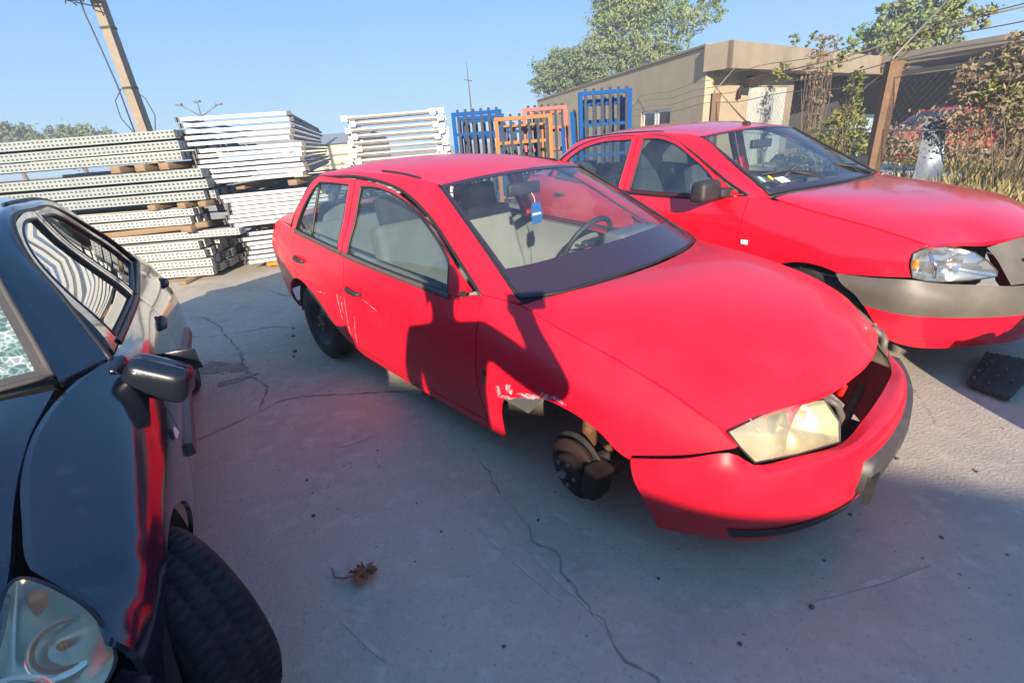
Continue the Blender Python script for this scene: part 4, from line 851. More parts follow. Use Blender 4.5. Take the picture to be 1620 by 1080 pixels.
bb, BBo = front_bumper(blk, blk_brow, 'black_paint')
hob = dense([(.355, .742, .60), (.345, .744, .640), (.30, .722, .672), (.23, .672, .706), (.17, .60, .738), (.20, .585, .735), (.30, .582, .708), (.42, .56, .682), (.52, .50, .655), (.545, .47, .625), (.50, .60, .592), (.43, .69, .578)])
hob_c = [hob[i] for i in range(0, len(hob), 4)]; hob_s = [Curve((hob_c+hob_c[:1])*1)(u) for u in np.linspace(0, 1, 61)[:-1]]; hob_s = [tuple((np.array(hob_s[i-2])+2*np.array(hob_s[i-1])+3*np.array(hob_s[i])+2*np.array(hob_s[(i+1) % 60])+np.array(hob_s[(i+2) % 60]))/9) for i in range(60)]
for s in (-1, 1):
    e, ln, c, o = headlight(blk, hob_s, (.39, .62, .655, .72, .35, .45), 'lamp_bowl', s, .045, 'lens_dull')
    MB().lathe([(.001, 0), (.035, .006), (.055, .03), (.062, .06)], 24, 'x', (.37, .60*s, .645)).build('reflector_bowl', M['reflector'], e, True)
    rbox('indicator_lens', (.05, .03, .05), (.20, .63*s, .685), M['orange'], e, .012, 3); 
    for (bx, by, bz, br) in ((.40, .585, .615, .070), (.29, .655, .630, .048)):
        w_ = MB().lathe([(.001, -.5*br), (.35*br, -.45*br), (.75*br, -.1*br), (br, .45*br), (1.12*br, .50*br)], 32, 'z').build('reflector_bowl', M['reflector'], e, True); w_.location = (bx, by*s, bz); w_.rotation_mode = 'QUATERNION'; w_.rotation_quaternion = o.to_track_quat('Z', 'Y')
        q_ = MB().lathe([(.001, .42*br), (.16*br, .34*br), (.18*br, -.4*br)], 16, 'z').build('bulb', M['yellow_card'] if br > .06 else M['orange'], w_, True)
    m_ = empty('door_mirror', (-.53, s*.80, .90)); m_.parent = blk
    rbox('mirror_housing', (.12, .20, .115), (.04, s*.05, -.065), M['mirror_black'], m_, .052, 6, (s*R(-28), R(8), -s*.40), (.8, .85))
    rbox('mirror_foot', (.09, .09, .05), (-.02, -s*.075, -.02), M['mirror_black'], m_, .022, 4, (0, R(12), -s*.3))
    rbox('mirror_glass', (.006, .17, .08), (-.030, s*.085, -.05), M['mirror_black'], m_, .003, 1, (0, R(10), -s*.30))
    vs = []; pts = [BL(x, .525)+Vector((0, .004, 0)) for x in np.linspace(-.54, -2.05, 26)]
    for p in pts:
        for dy, dz in ((-.006, .028), (.014, .022), (.016, -.022), (-.006, -.028)): vs.append((p.x, (p.y+dy)*s, p.z+dz))
    fs = [(i*4+j, i*4+4+j, i*4+4+(j+1) % 4, i*4+(j+1) % 4) for i in range(25) for j in range(4)]+[(0, 1, 2, 3), (100, 101, 102, 103)]
    mk('rub_strip', vs, fs, M['grey_plastic'], blk, False)
    p = BL(-.41, .665); n = 16; vs = [Vector((p.x+.032*math.cos(t), (p.y+.006)*s, p.z+.018*math.sin(t))) for t in [2*math.pi*i/n for i in range(n)]]+[Vector((p.x, (p.y+.016)*s, p.z))]
    mk('side_repeater', vs, [(i, (i+1) % n, n) for i in range(n)], M['white_card'], blk)
    build_wheel(blk, (-2.45, s*.70, .285), .285, .17, s)
build_wheel(blk, (.02, .765, .285), .285, .185, 1, R(27)); build_wheel(blk, (.02, -.70, .285), .285, .185, -1, R(24))

# ================================================================== ground
def ground_mat():
    m = mat('worn_concrete', (.48, .405, .305), .9, 0, 0, [(.35, (.41, .35, .28), .35, .7), (1.1, (.29, .255, .215), .50, .74), (3.1, (.36, .315, .26), .52, .8), (9, (.56, .50, .41), .52, .8), (45, (.30, .265, .23), .54, .78), (160, (.60, .53, .43), .55, .85), (90, (.16, .14, .125), .64, .80)], .42, 75)
    n = m.node_tree; b = n.nodes['Principled BSDF']; tc = n.nodes.new('ShaderNodeTexCoord')
    old = b.inputs['Base Color'].links[0].from_socket
    v = n.nodes.new('ShaderNodeTexVoronoi'); v.feature = 'F1'; v.inputs['Scale'].default_value = 16
    n.links.new(tc.outputs['Object'], v.inputs['Vector'])
    mr = n.nodes.new('ShaderNodeMapRange'); mr.inputs[1].default_value = .07; mr.inputs[2].default_value = .13; mr.inputs[3].default_value = .75; mr.inputs[4].default_value = 0
    n.links.new(v.outputs['Distance'], mr.inputs[0])
    w = n.nodes.new('ShaderNodeTexNoise'); w.inputs['Scale'].default_value = 1.3; n.links.new(tc.outputs['Object'], w.inputs['Vector'])
    mw = n.nodes.new('ShaderNodeMapRange'); mw.inputs[1].default_value = .5; mw.inputs[2].default_value = .62; n.links.new(w.outputs[0], mw.inputs[0])
    mm = n.nodes.new('ShaderNodeMath'); mm.operation = 'MULTIPLY'; n.links.new(mr.outputs[0], mm.inputs[0]); n.links.new(mw.outputs[0], mm.inputs[1])
    mx = n.nodes.new('ShaderNodeMix'); mx.data_type = 'RGBA'; mx.inputs[7].default_value = (.11, .095, .085, 1)
    n.links.new(old, mx.inputs[6]); n.links.new(mm.outputs[0], mx.inputs[0]); n.links.new(mx.outputs[2], b.inputs['Base Color'])
    return m
gv = []; gf_ = []; N = 60
def gco(i): t = i/N*2-1; return math.copysign(abs(t)**3, t)*150
for i in range(N+1):
    for j in range(N+1): gv.append((gco(i), gco(j)+10, 0))
gf_ = [(i*(N+1)+j, (i+1)*(N+1)+j, (i+1)*(N+1)+j+1, i*(N+1)+j+1) for i in range(N) for j in range(N)]
tag(mk('ground', gv, gf_, ground_mat(), None, False), kind='structure')
M['crack'] = mat('crack_dirt', (.19, .165, .135), .95, 0, 0, (3, (.30, .26, .21), .40, .58))
rnd = random.Random(11)
def crack(pts, w):
    p = [Vector((*q, 0)) for q in pts]; fine = []
    for a, b in zip(p, p[1:]):
        k = max(2, int((b-a).length/.035)); 
        for i in range(k):
            q = a.lerp(b, i/k); fine.append(q+Vector((rnd.uniform(-1, 1), rnd.uniform(-1, 1), 0))*.010)
    fine.append(p[-1]); vs = []
    for i, q in enumerate(fine):
        t = (fine[min(i+1, len(fine)-1)]-fine[max(i-1, 0)]).normalized(); nrm = Vector((-t.y, t.x, 0)); ww = w*rnd.choice((.12, .5, .8, 1.2))*min(1, i/4+.1, (len(fine)-1-i)/4+.1)
        vs += [q+nrm*ww+Vector((0, 0, .004)), q-nrm*ww+Vector((0, 0, .004))]
    tag(mk('ground_crack', vs, [(2*i, 2*i+1, 2*i+3, 2*i+2) for i in range(len(fine)-1)], M['crack'], None, False), kind='structure')
crack([(-.27, 2.11), (-.11, 1.72), (-.02, 1.54), (.02, 1.42), (.10, 1.35), (.13, 1.22), (.20, 1.09), (.24, 1.03), (.26, .93), (.35, .87), (.4, .7)], .0030)
crack([(-1.95, 2.2), (-1.81, 2.38), (-1.73, 2.47), (-1.62, 2.59), (-1.52, 2.73), (-1.40, 2.77), (-1.08, 2.75), (-.84, 2.74), (-.4, 2.70)], .0060)
crack([(-3.30, 4.69), (-3.11, 4.65), (-2.78, 4.33), (-2.63, 4.13), (-2.39, 3.83), (-2.20, 3.59), (-2.05, 3.3), (-1.70, 2.95), (-1.62, 2.62)], .010)
crack([(-3.2, 4.1), (-2.7, 4.05), (-2.2, 4.2), (-1.9, 4.1)], .006); crack([(-2.9, 5.6), (-2.5, 5.2), (-2.0, 5.1)], .006)
crack([(.06, 1.72), (.14, 1.68), (.22, 1.61), (.30, 1.52)], .0025); crack([(2.3, 2.6), (2.2, 2.2), (2.05, 1.9)], .002)
# pebbles and crumbs: each countable scrap a thing
M['stone'] = mat('small_stone', (.10, .085, .075), .9, 0, 0, (40, (.2, .17, .15), .4, .7))
def stone(x, y, r, label, k=0):
    bm = bmesh.new(); bmesh.ops.create_icosphere(bm, subdivisions=2, radius=r); q = random.Random(int(x*977+y*131))
    for v in bm.verts: v.co *= q.uniform(.75, 1.2); v.co.z *= .55
    me = bpy.data.meshes.new('pebble'); bm.to_mesh(me); bm.free(); o = link('pebble', me, M['stone']); o.location = (x, y, r*.35); tag(o, label, 'pebble', 'pebbles scattered on the concrete')
pb_label = 'small dark crumb of stone lying loose on the worn concrete'
for x, y, r in ((-.52, 2.62, .022), (-.45, 2.57, .014), (.05, 1.52, .007), (-.93, 1.65, .009), (-1.05, 1.9, .007), (1.28, 1.42, .008), (1.52, 1.28, .008), (.9, 1.05, .009), (-.35, 1.5, .006), (-1.9, 3.9, .016), (-1.98, 4.1, .012), (-1.75, 3.55, .018), (-1.72, 3.45, .012), (1.9, 1.95, .008), (2.1, 2.2, .007), (.62, .95, .007), (-.1, 1.0, .006), (1.05, 1.22, .006), (1.7, 1.72, .010), (1.95, 1.6, .009), (-.75, 2.1, .006), (.45, 1.2, .006)): stone(x, y, r, pb_label)
q = random.Random(77); gr_ = MB()
for k in range(2600):
    x, y = q.uniform(-3, 3), q.uniform(.6, 5.5)
    if q.random() < .35: x, y = q.gauss(-2.1, .25), q.gauss(3.3, .5)
    a = q.uniform(.0012, .0035)*(1.8 if q.random() < .08 else 1); t = q.uniform(0, 3.1); c, d = math.cos(t)*a, math.sin(t)*a; gr_.add([(x+c, y+d, 0), (x-d, y+c, 0), (x-c, y-d, 0), (x+d, y-c, 0), (x+c*.3, y, a*.9)], [(0, 1, 4), (1, 2, 4), (2, 3, 4), (3, 0, 4)])
tag(gr_.build('grit', M['stone']), 'fine dark grit scattered over the concrete between the cars', 'grit', kind='stuff')
M['dirt'] = mat('spilled_dirt', (.20, .165, .125), .95, 0, 0, (22, (.33, .28, .215), .35, .62)); M['oil'] = mat('old_oil_stain', (.17, .15, .13), .6, 0, 0, (7, (.34, .30, .24), .38, .66)); M['scuff'] = mat('pale_scuff', (.52, .47, .40), .9, 0, 0, (9, (.40, .345, .27), .40, .56))
q = random.Random(31)
def stain(x, y, rx, ry, a, m, z):
    pts = []; n = 40; ph = [q.uniform(0, 6.28) for _ in range(4)]
    for i in range(n):
        t = 2*math.pi*i/n; rr_ = 1+.18*math.sin(2*t+ph[0])+.14*math.sin(3*t+ph[1])+.10*math.sin(5*t+ph[2])+.07*math.sin(9*t+ph[3]); u, v = rx*rr_*math.cos(t), ry*rr_*math.sin(t); pts.append((x+u*math.cos(a)-v*math.sin(a), y+u*math.sin(a)+v*math.cos(a), z))
    tag(mk('ground_stain', pts+[(x, y, z)], [(i, (i+1) % n, n) for i in range(n)], M[m], None, False), kind='structure')
stain(-2.25, 3.35, .22, .10, -.4, 'dirt', .0032); stain(-2.0, 3.1, .12, .05, .5, 'dirt', .0034); stain(.45, 1.85, .16, .07, .6, 'oil', .0026)
for (x, y, rx, ry, a) in ((.05, 1.30, .30, .010, -.95), (-.10, 1.38, .26, .008, -.9), (.22, 1.45, .22, .007, -.8), (-.3, 1.75, .18, .006, -1.0), (1.15, 1.12, .25, .009, .2), (-.9, 2.2, .10, .012, .4), (-.55, 1.05, .14, .006, -.7)): stain(x, y, rx, ry, a, 'scuff', .0022+.0002*(x+1))
# dry leaf
M['dry_leaf'] = mat('dry_leaf', (.27, .095, .045), .8, 0, 0, (30, (.32, .17, .09), .4, .7))
lf = MB(); q = random.Random(5)
vs = [(0, 0, .022)]; n = 26
for i in range(n):
    t = 2*math.pi*i/n; r = .040*(1.25 if i % 4 == 0 else .62 if i % 4 == 2 else .95)*q.uniform(.8, 1.15); vs.append((r*math.cos(t), r*.85*math.sin(t), .006+.03*q.random()))
lf.add(vs, [(0, 1+i, 1+(i+1) % n) for i in range(n)])
vs = [(.012, .005, .030)]
for i in range(18):
    t = 2*math.pi*i/18; r = .026*(1.25 if i % 3 == 0 else .7); vs.append((.01+r*math.cos(t), r*math.sin(t), .018+.022*q.random()))
lf.add(vs, [(0, 1+i, 1+(i+1) % 18) for i in range(18)])
lo = lf.build('dry_leaf', M['dry_leaf']); lo.location = (-.62, 1.30, .004); lo.scale = (1.22, 1.22, 1.3)
MB().tube([(-.02, -.005, .02), (-.055, -.01, .014), (-.085, .0, .010), (-.098, .025, .02)], .0035, 6).build('leaf_stalk', M['crack'], lo, True)
tag(lo, 'curled brown dry leaf with a bent stalk on the shaded concrete in front', 'leaf')
# black plastic panel on the ground
pn = empty('plastic_panel', (2.775, 2.315, .03), (R(3), 0, R(-2)))
a = MB(); A_, B_, C_, D_ = Vector((.09, .235, 0)), Vector((.27, .09, 0)), Vector((-.21, -.235, 0)), Vector((-.275, -.065, 0))
def q4(u, v): return (A_*(1-u)+B_*u)*(1-v)+(D_*(1-u)+C_*u)*v
nn, mm_ = 5, 9
for i in range(nn+1):
    for u0, u1 in ((i/nn-.025, i/nn+.025),):
        p = [q4(u0, 0), q4(u1, 0), q4(u1, 1), q4(u0, 1)]; a.add([*p, *[x+Vector((0, 0, .02)) for x in p]], [(0, 3, 2, 1), (4, 5, 6, 7), (0, 1, 5, 4), (1, 2, 6, 5), (2, 3, 7, 6), (3, 0, 4, 7)])
a.build('rib_grid', M['black_plastic'], pn)
b = MB(); q = random.Random(2); p = [q4(-.02, -.01), q4(1.02, -.01), q4(1.02, 1.01), q4(-.02, 1.01)]
b.add([*p, *[x+Vector((0, 0, .012)) for x in p]], [(0, 3, 2, 1), (4, 5, 6, 7), (0, 1, 5, 4), (1, 2, 6, 5), (2, 3, 7, 6), (3, 0, 4, 7)]); b.build('base_plate', M['black_plastic'], pn)
for i in range(1, 9):
    for j in range(3):
        if q.random() < .4: c = q4((j+.5)/3+q.uniform(-.1, .1), i/9.); rbox('plastic_clip', (.03, .012, .012), c+Vector((0, 0, .026)), M['grey_plastic'], pn, .003, 1, (0, 0, .9))
tag(pn, 'black plastic panel with ribs lying flat on the ground before the grey bumper', 'plastic panel')

# ================================================================== stacks of racking steel
def slot_mat(name, col, dark, scale_x=.05, rows=(.3, .7)):
    m = mat(name, col, .55, .15, 0, (3, tuple(c*.8 for c in col), .45, .8)); n = m.node_tree; b = n.nodes['Principled BSDF']
    tc = n.nodes.new('ShaderNodeTexCoord'); sp = n.nodes.new('ShaderNodeSeparateXYZ'); n.links.new(tc.outputs['Object'], sp.inputs[0])
    def math_(op, a, bb):
        k = n.nodes.new('ShaderNodeMath'); k.operation = op
        for i, q in enumerate((a, bb)):
            if isinstance(q, (int, float)): k.inputs[i].default_value = q
            elif q is not None: n.links.new(q, k.inputs[i])
        return k.outputs[0]
    # slots of real racking: two staggered rows along x
    fx = math_('FRACT', math_('DIVIDE', sp.outputs[0], scale_x), None); ax = math_('LESS_THAN', math_('ABSOLUTE', math_('SUBTRACT', fx, .5), None), .26)
    z = sp.outputs[2]; r1 = math_('LESS_THAN', math_('ABSOLUTE', math_('SUBTRACT', z, .024), None), .011); r2 = math_('LESS_THAN', math_('ABSOLUTE', math_('ADD', z, .024), None), .011)
    k = math_('MULTIPLY', ax, math_('MAXIMUM', r1, r2))
    mx = n.nodes.new('ShaderNodeMix'); mx.data_type = 'RGBA'; mx.inputs[7].default_value = (*dark, 1)
    n.links.new(b.inputs['Base Color'].links[0].from_socket, mx.inputs[6]); n.links.new(k, mx.inputs[0]); n.links.new(mx.outputs[2], b.inputs['Base Color'])
    return m
M['galv'] = slot_mat('galvanised_upright', (.28, .305, .30), (.06, .065, .06), .055)
M['white_up'] = slot_mat('white_upright', (.48, .47, .43), (.08, .07, .065), .055)
M['white_steel'] = mat('white_painted_steel', (.50, .50, .50), .45, 0, 0, [(2, (.62, .62, .62), .45, .8), (30, (.38, .26, .18), .70, .95)])
M['bluegrey'] = mat('grey_steel_and_gap_shade', (.15, .17, .205), .6, .1, 0, (4, (.09, .10, .12), .4, .8))  # steel colour, also standing in for shade between the white frames
M['wood'] = mat('weathered_timber', (.23, .155, .09), .85, 0, 0, (14, (.20, .13, .08), .4, .75), .3, 40)
def upright_mesh(L, m, h=.105, d=.085):
    """long C channel with folded lips"""
    b = MB(); prof = [(-.5, -.5), (.5, -.5), (.5, -.30), (.32, -.30), (.32, .30), (.5, .30), (.5, .5), (-.5, .5)]
    vs = [(x, p[0]*d, p[1]*h) for x in (-L, 0) for p in prof]; n = len(prof)
    b.add(vs, [(i, n+i, n+(i+1) % n, (i+1) % n) for i in range(n)]+[tuple(range(n)), tuple(range(2*n-1, n-1, -1))])
    return b.build('rack_upright', m)
rnd = random.Random(21)
UP = {}
ORD = ['first', 'second', 'third', 'fourth', 'fifth', 'sixth', 'seventh', 'eighth', 'ninth', 'tenth', 'eleventh', 'twelfth', 'thirteenth', 'fourteenth', 'fifteenth', 'sixteenth', 'seventeenth']
def layers(x_end, y0, z0, z1, nl, depth, kind, L, jit=.06, label='', group='', pitch=.11):
    h = (z1-z0)/nl
    for k in range(nl):
        for j in range(depth):
            key = (kind, L)
            if key not in UP: o = upright_mesh(L, M[kind]); UP[key] = o
            else: o = UP[key].copy(); COL.objects.link(o)
            o.scale = (1, 1, h/.105*.80); jx = rnd.uniform(-jit, jit) if j or k % 2 else rnd.uniform(-jit, jit)*.5
            o.location = (x_end-j*.006+jx, y0+.045+j*pitch, z0+h*(k+.5)); o.rotation_euler = (0, rnd.uniform(-.003, .003), rnd.uniform(-.002, .002))
            tag(o, ('%s %s of %s' % (ORD[nl-1-k], 'front upright from the top', label)) if j == 0 else 'upright hidden in the depth of '+label, 'rack upright', group if j == 0 else group+', inner ones')
def timber(x, y, z, sx, sy, sz, label, group='timber spacers between the racking stacks'):
    o = rbox('timber_block', (sx, sy, sz), (x, y, z), M['wood'], None, .005, 1); tag(o, label, 'timber block', group); return o
g1 = 'galvanised uprights in the left stack'
layers(-3.80, 6.30, 1.475, 1.835, 3, 8, 'galv', 3.2, .03, 'the topmost grey bundle in the left stack', g1)
for wh_, x in zip(('left', 'middle', 'right'), (-4.62, -4.32, -4.03)): timber(x, 6.85, 1.432, .12, 1.2, .080, wh_+' wooden spacer below the topmost bundle of the left stack')
layers(-3.66, 6.30, 1.00, 1.39, 3, 8, 'galv', 3.4, .07, 'the second grey bundle in the left stack', g1)
for wh_, x in zip(('left', 'middle', 'right'), (-4.35, -3.98, -3.72)): timber(x, 6.85, .965, .10, 1.2, .065, wh_+' wooden spacer below the second bundle of the left stack')
layers(-3.92, 6.30, .72, .93, 2, 6, 'white_up', 3.2, .08, 'the white middle bundle in the left stack', 'white uprights in the left stack')
layers(-3.58, 6.62, .72, .93, 2, 5, 'bluegrey', 3.2, .10, 'the grey bundle behind the white middle one', 'grey uprights in the left stack')
tag(rbox('timber_beam', (1.6, .12, .07), (-4.6, 6.42, .675), M['wood'], None, .006, 1, (0, R(-2), 0)), 'long wooden beam between the white bundles of the left stack', 'timber beam')
timber(-4.02, 6.7, .675, .14, .9, .075, 'wooden spacer below the white middle bundle of the left stack')
layers(-3.42, 6.36, .535, .635, 1, 2, 'white_up', 3.4, .01, 'the long white pair jutting out farthest right', 'long protruding uprights')
layers(-3.90, 6.30, .05, .52, 4, 8, 'white_up', 3.2, .06, 'the white bundle lowest in the left stack', 'white uprights in the left stack')
layers(-3.70, 7.30, .05, .50, 4, 4, 'bluegrey', 3.2, .10, 'the grey bundle behind the lowest white one', 'grey uprights in the left stack')
for wh_, x in (('right', -4.2), ('left', -5.6)): timber(x, 6.9, .025, .10, 1.6, .05, wh_+' wooden sleeper under the left stack on the concrete')
# stack further behind
for (z0, z1, n, e, kd) in ((1.50, 1.80, 3, -4.35, 'white_up'), (1.12, 1.42, 3, -4.1, 'galv'), (.70, 1.02, 3, -4.2, 'bluegrey'), (.05, .62, 5, -4.15, 'bluegrey')):
    layers(e, 7.95, z0, z1, n, 5, kd, 2.6, .14, ['the upper white bundle behind the left stack', 'the galvanised bundle behind the left stack', 'the grey middle bundle behind the left stack', 'the grey lowest bundle behind the left stack'][int((1.8-z1)/.38+.4)], 'uprights in the stack behind')
for wh_, z in (('highest', 1.46), ('middle', 1.07), ('lowest', .66)): timber(-4.6, 8.2, z, .10, .6, .07, wh_+' wooden spacer in the stack behind the left stack')

# white frames, middle stack
def frame_thing():
    r = empty('steel_frame', (0, 0, 0)); W, Dp, t = 1.20, 6.0, .040
    b = MB(); b.box(-W/2, W/2, 0, .05, -t/2, t/2); b.box(-W/2, W/2, .05, .054, -t/2, -t/2+.014); b.build('front_bar', M['white_steel'], r)
    for y in (1.5, 3.0, 4.5, Dp-.05): MB().box(-W/2+.04, W/2-.04, y, y+.05, -t/2+.004, t/2-.004).build('cross_bar', M['bluegrey'], r)  # bars and rails darkened: shade in the frame gaps put into the colour
    for s in (-1, 1):
        b = MB(); b.box(s*W/2-.02, s*W/2+.02, .055, Dp, -t/2+.002, t/2-.002); b.build('side_rail', M['bluegrey'], r)
        c = MB(); c.box(s*(W/2+.003), s*(W/2+.05), .01, .04, -.022, .022); c.box(s*(W/2+.035), s*(W/2+.055), -.015, .03, -.028, .028); c.build('end_bracket', M['dark_strip'], r)
    return r
fr0 = frame_thing(); first = True
def frames(x, y, z0, z1, n, label, jx=.045):
    global first
    h = (z1-z0)/n
    for k in range(n):
        o = fr0 if first else copy_tree(fr0); first = False
        o.location = (x+rnd.uniform(-jx, jx)+.004*k, y-.155+rnd.uniform(-.05, .05), z0+h*(k+.5)); o.rotation_euler = (0, rnd.uniform(-.0025, .0025), R(15)+rnd.uniform(-.006, .006))
        tag(o, ORD[n-1-k]+' from the top of '+label, 'steel frame', 'white steel frames in the middle stack')
frames(-3.21, 6.8, 1.62, 1.97, 5, 'the white frames crowning the middle stack')
frames(-3.17, 6.8, 1.17, 1.60, 7, 'the white frames just above the middle stack wooden spacer')
frames(-2.98, 6.8, .62, 1.04, 8, 'the white frames just below the middle stack wooden spacer')
frames(-2.90, 6.85, .10, .54, 7, 'the white frames at the foot of the middle stack')
for wh_, x, z in (('upper left', -3.45, 1.105), ('upper right', -2.75, 1.105), ('lower left', -3.3, .58), ('lower right', -2.6, .58)): timber(x, 7.6, z, .12, 1.7, .07, wh_+' wooden spacer between the frames of the middle stack')
for wh_, x in (('left', -3.2), ('right', -2.5)): timber(x, 7.6, .04, .12, 1.7, .08, wh_+' wooden sleeper under the middle stack on the concrete')
tag(rbox('orange_clamp', (.20, .12, .10), (-3.28, 6.78, .075), M['orange'], None, .03, 3), 'small orange clamp on the ground at the foot of the middle stack', 'clamp')

# rack beams with square end plates, third stack
M['beam_grey'] = mat('worn_beam_paint', (.36, .35, .34), .5, 0, 0, [(3, (.26, .25, .24), .45, .8), (30, (.22, .15, .10), .66, .9)])
M['beam_step'] = mat('gap_shade_step', (.13, .11, .10), .7, 0, 0, (5, (.22, .20, .19), .4, .8))  # dark lower half: shade of the gaps between beams put into the colour
def beam_thing():
    r = empty('rack_beam', (0, 0, 0)); L = 1.78
    b = MB(); b.box(-L/2, L/2, -.022, .022, -.002, .034); b.build('beam_tube', M['beam_grey'], r); MB().box(-L/2, L/2, -.004, .018, -.040, -.006).build('beam_step', M['beam_step'], r)
    for s in (-1, 1):
        c = MB(); c.box(s*(L/2+.002), s*(L/2+.13), -.045, .0, -.056, .056); c.box(s*(L/2+.115), s*(L/2+.13), .0, .06, -.068, .068)
        for z in (-.04, .0, .04): c.box(s*(L/2+.14), s*(L/2+.131), .01, .04, z-.008, z+.008)
        c.build('end_plate', M['white_steel'], r)
        MB().lathe([(.012, -.036), (.012, -.043), (.001, -.043)], 8, 'y', (s*(L/2+.065), 0, .02)).build('end_bolt', M['rust'], r)
    return r
bt0 = beam_thing(); n_ = 0
for k in range(17):
    for j in range(3):
        o = bt0 if n_ == 0 else copy_tree(bt0); n_ += 1
        o.location = (-2.19+(.09 if (k+j) % 2 else -.05)+rnd.uniform(-.05, .05), 11.5+j*.14+rnd.uniform(-.02, .02), .07+.125*k); o.rotation_euler = (0, rnd.uniform(-.014, .006), 0)
        tag(o, (ORD[16-k]+' white rack beam from the top in the pile behind the middle car') if j == 0 else 'white rack beam in the rear rows of the pile behind the middle car', 'rack beam', 'white rack beams piled behind the middle car')

# coloured rack frames leaning upright
M['rack_blue'] = mat('blue_rack_paint', (.003, .065, .24), .8, 0, 0, (12, (.01, .06, .2), .5, .85), 0, 60, .12); M['rack_orange'] = mat('orange_rack_paint', (.33, .14, .05), .8, 0, 0, (12, (.4, .16, .06), .5, .85), 0, 60, .12); M['rack_red'] = mat('red_rack_paint', (.42, .07, .05), .6, 0, 0, (10, (.25, .06, .05), .4, .8))
M['slat'] = mat('grey_slat', (.040, .048, .070), .8, 0, 0, (9, (.07, .065, .065), .5, .85), 0, 60, .15)
def rack(x, y, w, h, col, label, ns=6, rz=0, lean=-.05, bars=(.78, .55, .33, .08)):
    r = empty('slatted_rack', (x, y, 0), (lean, 0, rz))
    for s in (0, 1): MB().box(s*w-.042, s*w+.042, -.035, .05, 0, h).build('upright_tube', M[col], r)
    MB().box(.043, w-.043, -.034, .05, h-.075, h-.002).build('top_bar', M[col], r)
    for f in bars: MB().box(.043, w-.043, -.0, .044, h*f-.035, h*f+.03).build('cross_bar', M[col], r)
    for k in range(ns):
        xx = w*(k+.6)/ns; MB().box(xx-.030, xx+.030, -.03, -.003, .05, h+.05).build('slat', M['slat'], r)
    MB().box(-.03, .03, .06, .65, .0, .05).build('foot', M[col], r)
    tag(r, label, 'rack frame', 'slatted rack frames standing behind the cars')
rack(-.90, 11.5, 1.02, 2.02, 'rack_blue', 'blue slatted rack frame farthest left, just right of the white rack beams')
rack(-.82, 12.1, 1.0, 1.95, 'rack_blue', 'blue slatted rack frame hidden close behind the leftmost blue one', 5)
rack(.03, 11.3, 1.17, 1.85, 'rack_orange', 'orange slatted rack frame standing between the blue and the red ones', 6, 0, -.05, (.72, .45, .1))
rack(.70, 12.2, .95, 2.03, 'rack_red', 'rusty red slatted rack frame standing behind the orange one', 6)
rack(1.90, 11.5, 1.08, 2.23, 'rack_blue', 'tall blue slatted rack frame standing nearest the tan building', 6, 0, -.04, (.70, .42, .12))
rack(2.00, 12.0, 1.0, 2.10, 'rack_blue', 'blue slatted rack frame directly behind the tall blue one', 5)
rack(1.78, 11.4, .9, 1.85, 'rack_blue', 'blue rack frame standing edge on left of the tall blue one', 4, R(78)); rack(1.62, 11.9, .9, 1.55, 'rack_blue', 'short blue rack frame standing edge on beside the red one', 4, R(80))

for (x, y, w, h, c, lab) in ((-.75, 12.7, .95, 1.9, 'rack_blue', 'third blue slatted rack back in the leftmost row'), (.1, 12.0, 1.0, 1.7, 'rack_orange', 'low orange slatted rack standing behind the front orange one'), (.85, 12.8, .9, 1.95, 'rack_red', 'second red slatted rack standing behind the rusty red one'), (.2, 12.9, .9, 1.6, 'rack_blue', 'blue slatted rack glimpsed through the orange ones'), (2.1, 12.5, .95, 2.05, 'rack_blue', 'third blue slatted rack back behind the tall blue one')): rack(x, y, w, h, c, lab, 5, .02, -.03)

# ================================================================== tan building with the open shed
M['render'] = mat('tan_render', (.40, .32, .21), .9, 0, 0, [(.8, (.32, .26, .175), .35, .75), (3, (.25, .20, .14), .56, .85), (12, (.30, .235, .16), .55, .9)], .2, 20)
M['fascia'] = mat('weathered_fascia', (.28, .225, .165), .9, 0, 0, [(1.2, (.20, .16, .12), .35, .75), (9, (.20, .16, .12), .55, .9)], .3, 14)
M['dark_wall'] = mat('shade_dark_wall', (.035, .032, .035), .95); M['felt'] = mat('roof_felt', (.12, .11, .10), .95)  # shed walls near black: the shade of the interior put into the colour
M['sheet_door'] = mat('pale_sheet_metal', (.44, .45, .42), .6, .1, 0, (2, (.33, .33, .30), .4, .8)); M['pvc'] = mat('white_window_frame', (.75, .75, .73), .5); M['dark_glass'] = mat('dark_pane', (.05, .06, .07), .08)
C0, C1, C2, C3 = Vector((5.88, 14.75, 0)), Vector((15.38, 22.26, 0)), Vector((17.45, 15.4, 0)), Vector((2.69, 32.5, 0))
bld = tag(empty('yard_building', C0), 'long tan rendered building with flat roof and overhanging fascia behind the red cars', 'building')
def wallseg(name, A, B_, z0, z1, th, m, par, cuts=()):
    """wall between two plan points; cuts: (s0, s1, z0, z1) openings along its length"""
    d = (B_-A); L = d.length; d.normalize(); nrm = Vector((-d.y, d.x, 0)); mb = MB(); xs = sorted({0, L, *[c[0] for c in cuts], *[c[1] for c in cuts]})
    for a, b in zip(xs, xs[1:]):
        sp = [(z0, z1)]
        for c in cuts:
            if c[0] <= a+1e-6 and c[1] >= b-1e-6: sp = [(z0, c[2]), (c[3], z1)]
        for p, q in sp:
            if q-p > .01:
                P = A+d*a; Q = A+d*b; v = [P, Q, Q+nrm*th, P+nrm*th]; v = [Vector((*x.xy, p)) for x in v]+[Vector((*x.xy, q)) for x in v]
                mb.add([x-par.location for x in v], [(0, 3, 2, 1), (4, 5, 6, 7), (0, 1, 5, 4), (1, 2, 6, 5), (2, 3, 7, 6), (3, 0, 4, 7)])
    return mb.build(name, m, par)
